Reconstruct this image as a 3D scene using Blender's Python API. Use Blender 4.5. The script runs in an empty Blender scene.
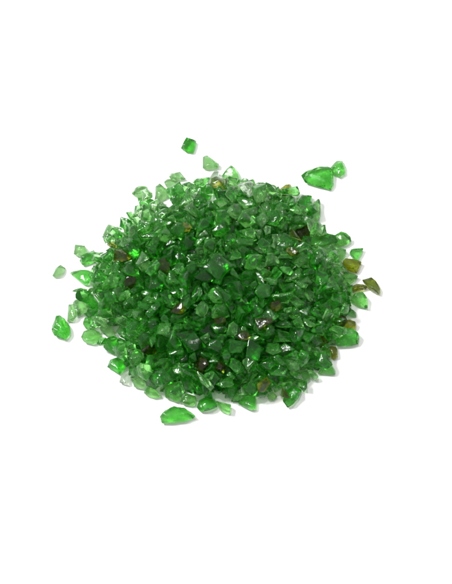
import bpy, bmesh, math, random
from mathutils import Vector, Quaternion

# Units: 1 Blender unit = 10 cm.  A heap of crushed green bottle glass on a white table top.
R = math.radians
C = bpy.context.scene
C.unit_settings.system = 'METRIC'
C.unit_settings.scale_length = 0.1

# ------------------------------------------------------------------ camera
cam_data = bpy.data.cameras.new('camera')
cam = bpy.data.objects.new('camera', cam_data)
C.collection.objects.link(cam)
EL, DIST = R(60), 5.0
cam.location = (0, -DIST * math.cos(EL), DIST * math.sin(EL))
cam.rotation_euler = (R(90) - EL, 0, 0)
cam_data.sensor_fit = 'HORIZONTAL'
cam_data.angle_x = 2 * math.atan(452 / 2 * 0.0036 / DIST)
cam_data.clip_start = 0.05
cam_data.clip_end = 200
C.camera = cam

# ------------------------------------------------------------------ light
world = bpy.data.worlds.new('World')
C.world = world
world.use_nodes = True
bg = world.node_tree.nodes['Background']
bg.inputs['Color'].default_value = (1.0, 1.0, 0.97, 1)
bg.inputs['Strength'].default_value = 0.64


def area(name, loc, size, power, color=(1, 1, 1), shape='SQUARE', size_y=None):
    l = bpy.data.lights.new(name, 'AREA')
    l.shape = shape
    l.size = size
    if size_y:
        l.size_y = size_y
    l.energy = power
    l.color = color
    o = bpy.data.objects.new(name, l)
    C.collection.objects.link(o)
    o.location = loc
    o.rotation_euler = (-Vector(loc)).to_track_quat('-Z', 'Y').to_euler()
    return o


# a broad soft light from the upper left and a small bright lamp that draws the glints
area('soft_light', (-6.0, 2.0, 8.2), 2.6, 1750, (1, 1, .99))
area('lamp', (-0.6, 0.6, 6.5), 0.22, 110, (1, 1, 1))

C.render.engine = 'CYCLES'
cy = C.cycles
cy.max_bounces = 28
cy.transmission_bounces = 26
cy.glossy_bounces = 8
cy.diffuse_bounces = 4
cy.volume_bounces = 0
cy.transparent_max_bounces = 8
cy.caustics_reflective = True
cy.caustics_refractive = True
cy.blur_glossy = 0.3
cy.sample_clamp_indirect = 7.0
cy.use_denoising = True
cy.denoiser = 'OPENIMAGEDENOISE'
C.view_settings.view_transform = 'Standard'
C.view_settings.look = 'None'
C.view_settings.gamma = 1
C.view_settings.exposure = 0.0

# ------------------------------------------------------------------ materials
M = {}


def paper():
    m = bpy.data.materials.new('paper')
    m.use_nodes = True
    nt = m.node_tree
    b = nt.nodes['Principled BSDF']
    b.inputs['Roughness'].default_value = .75
    b.inputs['Specular IOR Level'].default_value = .3
    n = nt.nodes.new('ShaderNodeTexNoise')
    n.inputs['Scale'].default_value = 60
    r = nt.nodes.new('ShaderNodeValToRGB')
    r.color_ramp.elements[0].color = (.86, .86, .86, 1)
    r.color_ramp.elements[1].color = (.9, .9, .9, 1)
    nt.links.new(n.outputs['Fac'], r.inputs['Fac'])
    nt.links.new(r.outputs['Color'], b.inputs['Base Color'])
    M['paper'] = m


def glass(name, sigma, tint, milk, milk_col):
    """tinted solid glass: absorption inside, polished broken faces, ground edges, a little white dust"""
    m = bpy.data.materials.new(name)
    m.use_nodes = True
    nt = m.node_tree
    N, L = nt.nodes, nt.links
    N.clear()
    out = N.new('ShaderNodeOutputMaterial')
    tc = N.new('ShaderNodeTexCoord')
    big = N.new('ShaderNodeTexNoise')
    big.inputs['Scale'].default_value = 26
    big.inputs['Detail'].default_value = 3
    fine = N.new('ShaderNodeTexNoise')
    fine.inputs['Scale'].default_value = 130
    fine.inputs['Detail'].default_value = 3
    geo = N.new('ShaderNodeNewGeometry')
    for t in (big, fine):
        L.new(geo.outputs['Position'], t.inputs['Vector'])
    worn = N.new('ShaderNodeAttribute')
    worn.attribute_name = 'worn'
    # roughness
    mr = N.new('ShaderNodeMapRange')
    mr.inputs['From Min'].default_value = .4
    mr.inputs['From Max'].default_value = .7
    mr.inputs['To Min'].default_value = .015
    mr.inputs['To Max'].default_value = .11
    L.new(big.outputs['Fac'], mr.inputs['Value'])
    ad = N.new('ShaderNodeMath')
    ad.operation = 'MULTIPLY_ADD'
    ad.inputs[1].default_value = .05
    L.new(worn.outputs['Fac'], ad.inputs[0])
    L.new(mr.outputs['Result'], ad.inputs[2])
    # ripples of the fracture
    b1 = N.new('ShaderNodeBump')
    b1.inputs['Strength'].default_value = .35
    b1.inputs['Distance'].default_value = .004
    L.new(fine.outputs['Fac'], b1.inputs['Height'])
    p = N.new('ShaderNodeBsdfPrincipled')
    p.inputs['Base Color'].default_value = (*tint, 1)
    p.inputs['IOR'].default_value = 1.45
    p.inputs['Transmission Weight'].default_value = 1
    L.new(ad.outputs[0], p.inputs['Roughness'])
    L.new(b1.outputs['Normal'], p.inputs['Normal'])
    d = N.new('ShaderNodeBsdfDiffuse')
    d.inputs['Color'].default_value = (*milk_col, 1)
    L.new(b1.outputs['Normal'], d.inputs['Normal'])
    mf = N.new('ShaderNodeMapRange')
    mf.inputs['From Min'].default_value = .38
    mf.inputs['From Max'].default_value = .68
    mf.inputs['To Min'].default_value = milk * .35
    mf.inputs['To Max'].default_value = milk * 1.6
    L.new(fine.outputs['Fac'], mf.inputs['Value'])
    ed = N.new('ShaderNodeMath')
    ed.operation = 'MULTIPLY_ADD'
    ed.inputs[1].default_value = .06
    L.new(worn.outputs['Fac'], ed.inputs[0])
    L.new(mf.outputs['Result'], ed.inputs[2])
    mix = N.new('ShaderNodeMixShader')
    L.new(ed.outputs[0], mix.inputs[0])
    L.new(p.outputs[0], mix.inputs[1])
    L.new(d.outputs[0], mix.inputs[2])
    L.new(mix.outputs[0], out.inputs['Surface'])
    dens = max(sigma)
    va = N.new('ShaderNodeVolumeAbsorption')
    va.inputs['Density'].default_value = dens
    va.inputs['Color'].default_value = (*[1 - s / dens for s in sigma], 1)
    L.new(va.outputs[0], out.inputs['Volume'])
    M[name] = m


paper()
GLASS = {
    # name: absorption per unit (r, g, b), surface tint, share of dust, colour of the ground dusty surface
    'clear': ((8, 5, 9), (.98, .99, .98), .08, (.36, .48, .34)),
    'pale': ((22, 9.5, 27), (.96, .99, .95), .10, (.13, .38, .11)),
    'light': ((24, 7.5, 31), (.95, .99, .94), .09, (.06, .33, .045)),
    'mid': ((36, 9.5, 44), (.94, .99, .93), .09, (.028, .26, .022)),
    'deep': ((50, 14, 60), (.93, .98, .92), .07, (.013, .16, .011)),
    'olive': ((30, 25, 90), (.95, .95, .84), .08, (.09, .10, .012)),
    'yolive': ((20, 17, 72), (.96, .97, .85), .08, (.18, .19, .03)),
    'dolive': ((42, 33, 105), (.9, .91, .6), .10, (.04, .034, .003)),
}
for k, a in GLASS.items():
    glass(k, *a)

# ------------------------------------------------------------------ shapes
DIRS = [Vector((x, y, z)).normalized() for x in (-1, 0, 1) for y in (-1, 0, 1) for z in (-1, 0, 1) if x or y or z]
KINDS = [('chunky', 1, .88, .72, 11), ('flat', 1, .82, .36, 9), ('pointed', 1, .48, .34, 7), ('wedge', 1, .86, .5, 6),
         ('chunky', 1, .8, .62, 9), ('flat', 1, .72, .42, 8), ('wedge', 1, .7, .55, 7), ('chunky', 1, .95, .6, 13)]


def hull(pts):
    bm = bmesh.new()
    for p in pts:
        bm.verts.new(p)
    r = bmesh.ops.convex_hull(bm, input=bm.verts)
    dead = {g for g in r['geom_interior'] + r['geom_unused'] if isinstance(g, bmesh.types.BMVert)}
    bmesh.ops.delete(bm, geom=list(dead), context='VERTS')
    return bm


def rounded(pts, r):
    """broken facets meeting in edges and corners worn round to radius r"""
    bm = hull(pts)
    cs = [v.co.copy() for v in bm.verts]
    bm.free()
    c = sum(cs, Vector()) / len(cs)
    q = []
    for p in cs:
        inn = c + (p - c) * (1 - r * 1.2 / max((p - c).length, 1e-6))
        q += [inn + d * r for d in DIRS]
    return hull(q)


def chip_corners(i):
    rnd = random.Random(1000 + i)
    kind, a, b, c, n = KINDS[i % len(KINDS)]
    pts, tries = [], 0
    while len(pts) < n and tries < 500:
        tries += 1
        v = Vector((rnd.gauss(0, 1), rnd.gauss(0, 1), rnd.gauss(0, 1)))
        m = max(abs(v.x), abs(v.y), abs(v.z))
        q = v.normalized() * .45 + v / m * .55
        if kind in ('flat', 'wedge') and rnd.random() < .8:
            q.z = math.copysign(.9, q.z)
        if all((q - p).length > .55 for p in pts):
            pts.append(q)
    pts = [Vector((p.x * a * .5, p.y * b * .5, p.z * c * .5)) for p in pts]
    lo = Vector([min(p[k] for p in pts) for k in range(3)])
    hi = Vector([max(p[k] for p in pts) for k in range(3)])
    sc = 1 / max(hi - lo)
    mid = (lo + hi) / 2
    return [(p - mid) * sc for p in pts]


def outline_cloud(seed, poly, t):
    """corner cloud of a chip of thickness t lying flat, with the given outline"""
    rnd = random.Random(seed)
    c = sum((Vector((x, y, 0)) for x, y in poly), Vector()) / len(poly)
    pts = []
    s = rnd.uniform(.55, .8)
    off = Vector((rnd.uniform(-.15, .15), rnd.uniform(-.15, .15), 0)) * t * 2
    for x, y in poly:
        d = Vector((x, y, 0)) - c
        pts.append(c + d * .82)
        pts.append(c + d + Vector((0, 0, t * rnd.uniform(.25, .55))))
        if rnd.random() < .75:
            pts.append(c + off + d * s * rnd.uniform(.8, 1.1) + Vector((0, 0, t * rnd.uniform(.85, 1.0))))
    return pts


def finish(bm, name, size, detail):
    """glass surface: flat facets, worn edges, a shallow chipped relief on the broken faces"""
    bm.normal_update()
    big = sorted((f.calc_area() for f in bm.faces), reverse=True)
    lim = big[0] * .10
    worn = bm.verts.layers.float.new('worn')
    for v in bm.verts:
        v[worn] = 1.0
    bmesh.ops.dissolve_limit(bm, angle_limit=R(2.5), verts=bm.verts, edges=bm.edges)
    bmesh.ops.triangulate(bm, faces=[f for f in bm.faces if len(f.verts) > 4])
    if detail:
        cuts = detail
        long_e = [e for e in bm.edges if e.calc_length() > size * .16]
        bmesh.ops.subdivide_edges(bm, edges=long_e, cuts=cuts, use_grid_fill=True)
        bmesh.ops.triangulate(bm, faces=[f for f in bm.faces if len(f.verts) > 4])
        edge_v = {v for v in bm.verts if any(len(e.link_faces) == 2 and e.calc_face_angle(0) > R(6) for e in v.link_edges)}
        for v in bm.verts:
            if v not in edge_v:
                v[worn] = 0.0
        bm.normal_update()
        rnd = random.Random(name)
        o = Vector((rnd.uniform(-9, 9), rnd.uniform(-9, 9), rnd.uniform(-9, 9)))
        moves = []
        for v in bm.verts:
            p = v.co / size
            n = noise.noise(p * 2.2 + o) * .06 + noise.noise(p * 6 + o) * .03
            k = 1.0 if v[worn] < .5 else .6
            moves.append(v.normal * (n - .012) * size * k)
        for v, m in zip(bm.verts, moves):
            v.co += m
    for f in bm.faces:
        f.smooth = True
    me = bpy.data.meshes.new(name)
    bm.to_mesh(me)
    me.set_sharp_from_angle(angle=R(38))
    return me


from mathutils import noise

# ------------------------------------------------------------------ the setting
bm = bmesh.new()
bmesh.ops.create_grid(bm, x_segments=2, y_segments=2, size=30)
me = bpy.data.meshes.new('ground')
bm.to_mesh(me)
bm.free()
me.materials.append(M['paper'])
ground = bpy.data.objects.new('ground', me)
C.collection.objects.link(ground)
ground['kind'] = 'structure'
ground['label'] = 'plain white table top under the heap of green glass'

GROUP = 'crushed glass chips of the heap'
NAME = {'clear': 'clear_glass_chip', 'pale': 'green_glass_chip', 'light': 'green_glass_chip', 'mid': 'green_glass_chip',
        'deep': 'green_glass_chip', 'olive': 'olive_glass_chip', 'yolive': 'olive_glass_chip', 'dolive': 'olive_glass_chip'}


def link_chip(me, tone, label):
    o = bpy.data.objects.new(NAME[tone], me)
    C.collection.objects.link(o)
    o['label'] = label
    o['category'] = 'glass chip'
    o['group'] = GROUP
    return o


# ------------------------------------------------------------------ chips lying on the table round the heap and at its rim
# tone, thickness, seed | outline on the table (x y, in tenths of a millimetre) | label
RIM = '''
pale 21.6 0|-629.1 61.4 -615.7 101.2 -600.2 109.6 -582.7 96.6 -584.7 76.2 -602.5 55.0 -620.7 54.0|small pale green glass chip lying alone, farthest left of the heap
pale 28.8 1|-557.1 153.3 -552.7 191.0 -532.8 194.8 -513.9 186.3 -504.8 164.6 -511.9 145.8 -529.9 138.3 -546.2 143.9|pale green six-sided glass chip at the upper left edge
mid 32.4 2|-563.4 73.9 -528.2 83.2 -492.3 80.4 -489.0 46.3 -497.0 16.1 -511.5 21.5|pointed green glass chip jutting out at the left edge
pale 28.8 3|-455.7 222.4 -442.4 268.3 -434.8 281.7 -410.2 273.1 -401.5 258.7 -408.3 225.3 -432.0 214.8|pale green wedge-shaped glass chip jutting from the left upper edge
mid 32.4 4|-534.8 123.6 -525.7 147.0 -482.8 171.4 -457.9 151.7 -457.0 133.0 -491.9 109.6 -523.4 102.2|mid-sized bottle green flat chip at the ten o'clock edge
deep 36.0 7|-172.2 625.8 -165.9 648.5 -143.5 674.4 -112.3 660.9 -113.6 633.0 -123.4 603.2 -155.2 607.3|deep green blocky glass chip lying alone, highest in the picture
pale 28.8 8|-90.0 533.9 -88.0 589.8 -73.8 594.9 -44.5 574.5 -25.3 549.1 -27.7 533.9 -56.8 527.9 -73.4 527.9|pale green triangular glass chip just clear of the heap, near its top
pale 25.2 9|-217.5 494.7 -211.3 513.8 -174.0 517.8 -161.3 499.7 -150.3 484.7 -181.6 476.7 -206.5 479.7|small pale green flat chip at the eleven o'clock edge, right of two
pale 25.2 10|-232.5 475.5 -221.1 484.5 -183.8 480.5 -177.7 461.5 -195.2 428.7 -207.5 425.8 -220.2 443.6|small pale green flat chip at the eleven o'clock edge, left of two
pale 28.8 11|-266.1 388.2 -263.7 452.5 -253.9 459.5 -216.4 437.6 -209.4 419.8 -227.7 393.1 -256.0 376.5|mid-sized pale green flat chip at the eleven o'clock edge, right of two
pale 28.8 12|-354.8 419.1 -340.8 441.9 -312.2 450.8 -293.1 444.9 -285.0 419.1 -302.6 402.3 -322.9 394.5|pale green hexagonal glass chip at the upper left edge, topmost of its cluster
mid 32.4 14|-329.2 393.2 -296.6 398.1 -275.9 393.2 -259.0 371.6 -262.4 344.3 -298.8 334.5 -317.1 344.3|small bottle green flat chip at the eleven o'clock edge
light 32.4 15|-15.3 500.3 1.3 533.6 17.9 548.7 34.5 533.6 55.1 496.3 50.8 468.3 21.9 468.3|mid-sized light green flat chip at the twelve o'clock edge
mid 39.6 16|-103.8 436.9 -87.6 456.8 -58.7 464.7 -45.5 449.8 -62.4 387.5 -82.8 377.7 -99.3 387.5|small bottle green flat chip at the twelve o'clock edge, nearer of two
pale 25.2 17|104.0 460.1 116.4 469.1 198.5 442.2 199.8 423.4 165.0 410.5 124.2 430.3|long pale green glass shard lying across the top edge
yolive 21.6 18|199.3 437.7 224.6 462.5 245.2 462.5 244.7 439.6 207.3 422.8|small yellow olive glass chip at the top right edge of the heap
clear 36.0 19|-74.0 465.6 -57.7 500.7 -37.1 520.8 -24.6 515.7 -36.8 450.7 -61.5 448.7|nearly colourless upright glass chip at the top of the heap
mid 32.4 20|281.3 496.5 309.6 521.1 347.1 541.3 397.7 536.8 405.8 505.4 402.1 457.6 392.1 435.6 348.6 446.6 294.2 465.4|large long green glass chip lying clear of the heap at upper right
mid 28.8 21|390.2 528.2 422.3 571.0 442.7 571.0 455.1 537.2 449.2 505.9 425.5 490.3 402.2 505.9|small green glass chip touching the large stray chip at upper right
deep 39.6 22|269.8 386.4 284.2 412.6 321.5 408.3 323.2 375.5 309.4 340.8 277.8 342.9|mid-sized deep green flat chip at the one o'clock edge
pale 28.8 23|323.2 373.5 341.1 392.0 350.7 378.9 348.3 335.5 337.5 281.8 307.2 294.6 316.9 346.4|pale green upright glass strip at the upper right edge
light 57.6 24|293.7 174.5 312.8 216.6 358.1 232.5 398.0 219.8 406.0 195.5 383.0 179.8 337.9 164.1|large curved green glass shard at the upper right edge behind the pale glinting shard
light 43.2 25|372.9 212.3 404.9 229.3 431.6 225.0 458.3 220.8 459.4 205.0 438.9 187.1 407.3 178.7|pale tapering glass shard with a white glint pointing out at upper right
mid 28.8 26|448.6 157.9 455.7 175.7 503.0 176.7 496.4 152.7 479.9 123.6 454.2 142.2|green wedge-shaped glass chip clear of the right edge, above the olive brown block
light 28.8 27|397.8 152.8 416.6 177.9 430.0 178.9 439.8 158.0 428.0 132.0 401.0 121.6|small light green flat chip at the two o'clock edge
olive 32.4 28|413.8 103.6 432.8 134.7 476.9 129.5 492.2 114.0 483.8 88.2 474.2 70.7 439.4 83.0|olive brown blocky glass chip at the right edge beside the small green wedge
dolive 43.2 29|247.0 228.4 254.0 260.3 276.9 276.3 312.8 270.9 325.6 249.6 315.7 217.9 283.6 191.5 257.2 207.3|large dark olive glass chip near the upper right edge
dolive 28.8 30|492.1 43.3 523.5 55.6 540.3 40.2 555.6 -0.4 550.2 -18.6 524.7 -5.4 504.1 19.9|dark olive glass chip lying off the right edge, rightmost of all
olive 28.8 31|435.8 5.5 470.2 27.8 496.5 27.8 508.8 10.6 486.4 0.4 451.0 -6.6|small olive brown long chip at the three o'clock edge
light 32.4 32|414.7 52.4 427.2 75.0 449.2 75.0 478.4 57.5 470.6 42.2 442.4 19.8 420.9 30.0|mid-sized light green flat chip at the three o'clock edge
light 32.4 33|445.4 -24.3 485.6 -6.2 508.2 -44.4 503.9 -77.4 473.9 -69.4 441.9 -44.4|large light green flat chip at the three o'clock edge
mid 18.0 34|429.3 -79.6 437.5 -71.7 465.4 -89.6 463.7 -106.4 444.6 -108.4 430.4 -94.5|tiny green glass chip lying loose at the right edge
yolive 28.8 35|419.8 -128.8 435.8 -118.9 462.6 -138.6 460.1 -156.3 433.8 -166.1 420.2 -160.2|small yellow olive glass chip tucked above the large green oval at the right
mid 36.0 36|382.0 -187.3 391.5 -164.9 430.4 -162.9 464.3 -174.7 471.8 -197.1 466.3 -221.3 435.9 -231.0 388.9 -229.1|large bright green oval glass chip sticking out at the right edge
olive 28.8 37|360.8 -264.0 365.6 -225.5 385.3 -225.5 391.8 -235.2 389.4 -273.6 378.9 -280.3|upright olive brown glass sliver below the large green oval at the right
light 28.8 38|319.9 -333.4 329.3 -304.9 359.9 -281.1 382.1 -323.9 379.1 -336.2 345.2 -335.3|light green pointed glass chip at the lower right edge
mid 39.6 39|-622.0 -162.8 -610.8 -129.2 -604.5 -106.1 -588.4 -101.7 -571.8 -118.6 -548.8 -154.0 -547.3 -180.4 -562.9 -205.8 -606.1 -193.6|bottle green rounded glass chip lying alone at lower left of the heap
pale 28.8 40|-563.3 -128.4 -561.1 -56.9 -550.3 -54.2 -530.0 -110.6 -543.7 -131.1|mid-sized pale green long chip at the nine o'clock edge
pale 32.4 41|-550.8 -51.0 -540.6 -35.7 -505.2 -37.5 -488.1 -64.5 -492.2 -93.2 -527.2 -111.0|mid-sized pale green flat chip at the nine o'clock edge
mid 36.0 42|-503.5 -37.0 -500.0 -13.4 -478.4 -20.7 -448.8 -65.8 -455.8 -83.7 -475.4 -83.7 -495.9 -64.0|small bottle green long chip at the nine o'clock edge
deep 32.4 43|-509.2 -94.6 -480.0 -85.7 -440.5 -94.6 -435.7 -114.2 -454.6 -127.5 -494.2 -114.2|small deep green long chip at the eight o'clock edge
mid 28.8 44|-509.0 -135.9 -505.9 -120.0 -484.0 -121.8 -466.5 -128.9 -468.5 -153.6 -493.9 -158.0|small bottle green flat chip at the eight o'clock edge
light 36.0 45|-512.9 -189.6 -504.8 -165.9 -475.7 -158.8 -446.5 -169.4 -432.2 -194.0 -442.3 -209.7 -468.8 -221.9 -500.0 -213.2|large light green flat chip at the eight o'clock edge
deep 36.0 46|-433.4 -234.2 -425.6 -201.1 -396.8 -188.8 -369.3 -199.4 -362.9 -225.5 -378.7 -255.9 -397.7 -261.9|mid-sized deep green flat chip at the eight o'clock edge, farther of two
deep 36.0 47|-416.1 -308.0 -405.8 -279.7 -371.6 -271.1 -347.8 -295.2 -350.7 -320.8 -369.1 -337.8 -396.4 -320.8|mid-sized deep green flat chip at the eight o'clock edge, nearer of two
pale 32.4 48|-446.3 -158.2 -442.2 -128.1 -420.4 -128.1 -387.3 -179.3 -390.6 -191.6 -427.3 -183.7|mid-sized pale green long chip at the eight o'clock edge
clear 28.8 49|-369.6 -368.7 -366.5 -340.5 -335.1 -318.7 -330.6 -349.9 -333.0 -378.1 -348.2 -378.1|mid-sized nearly colourless flat chip at the seven o'clock edge
mid 36.0 50|-228.2 -498.4 -212.0 -475.5 -179.0 -457.1 -141.2 -466.3 -111.7 -487.4 -100.8 -501.2 -132.2 -514.8 -177.7 -523.0 -219.3 -521.2|large green almond-shaped glass chip lying alone in front of the heap
pale 32.4 51|-331.1 -348.4 -292.3 -343.6 -275.9 -385.9 -282.4 -392.4 -318.8 -385.9|mid-sized pale green angular chip at the seven o'clock edge
light 32.4 52|-284.7 -405.6 -268.7 -377.6 -240.5 -390.7 -222.9 -424.2 -242.1 -428.9 -276.0 -416.8|mid-sized light green flat chip at the seven o'clock edge, middle of three
light 39.6 53|-212.9 -373.2 -183.4 -368.5 -166.2 -387.3 -161.4 -424.5 -163.6 -443.0 -209.1 -430.1|mid-sized light green flat chip at the seven o'clock edge, rightmost of three
light 32.4 54|-158.4 -439.5 -133.7 -413.5 -102.5 -422.8 -98.9 -448.7 -112.1 -460.7 -145.7 -453.4|mid-sized light green flat chip at the six o'clock edge, left of two
deep 36.0 55|-101.2 -465.7 -93.1 -438.0 -59.7 -421.4 -34.5 -438.0 -27.7 -461.1 -59.4 -476.7 -88.6 -479.5|mid-sized deep green flat chip at the six o'clock edge, left of two
light 32.4 56|-34.9 -440.8 -9.8 -448.2 19.5 -460.2 15.3 -490.5 -18.1 -478.6|mid-sized light green angular chip at the six o'clock edge
mid 32.4 57|40.6 -448.7 57.6 -408.8 82.9 -399.5 103.7 -420.9 105.7 -471.7 90.6 -478.1 53.2 -453.3|mid-sized bottle green flat chip at the six o'clock edge
light 25.2 58|140.0 -418.0 161.2 -402.2 176.8 -422.6 166.5 -436.5 149.8 -436.5|small light green angular chip at the five o'clock edge
deep 39.6 59|193.3 -441.1 206.9 -392.8 232.5 -377.8 259.7 -399.3 252.1 -431.8 226.3 -459.5 209.5 -466.0|deep green thick glass chip at the lower right front edge of the heap
light 36.0 60|237.7 -359.7 251.2 -328.5 285.2 -323.8 292.8 -355.0 275.3 -373.7 241.6 -373.7|small light green flat chip at the five o'clock edge
'''
for line in RIM.strip().splitlines():
    head, outline, label = line.split('|')
    tone, t, seed = head.split()
    v = [float(a) / 1000 for a in outline.split()]
    poly = list(zip(v[0::2], v[1::2]))
    cx = sum(p[0] for p in poly) / len(poly)
    cy_ = sum(p[1] for p in poly) / len(poly)
    poly = [(x - cx, y - cy_) for x, y in poly]
    size = max(math.hypot(x, y) for x, y in poly) * 2
    bm = rounded(outline_cloud(int(seed), poly, float(t) / 1000), .0042)
    me = finish(bm, 'rim' + seed, size, 2)
    bm.free()
    me.materials.append(M[tone])
    o = link_chip(me, tone, label.strip())
    o.location = (cx, cy_, 0.0006)

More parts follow.
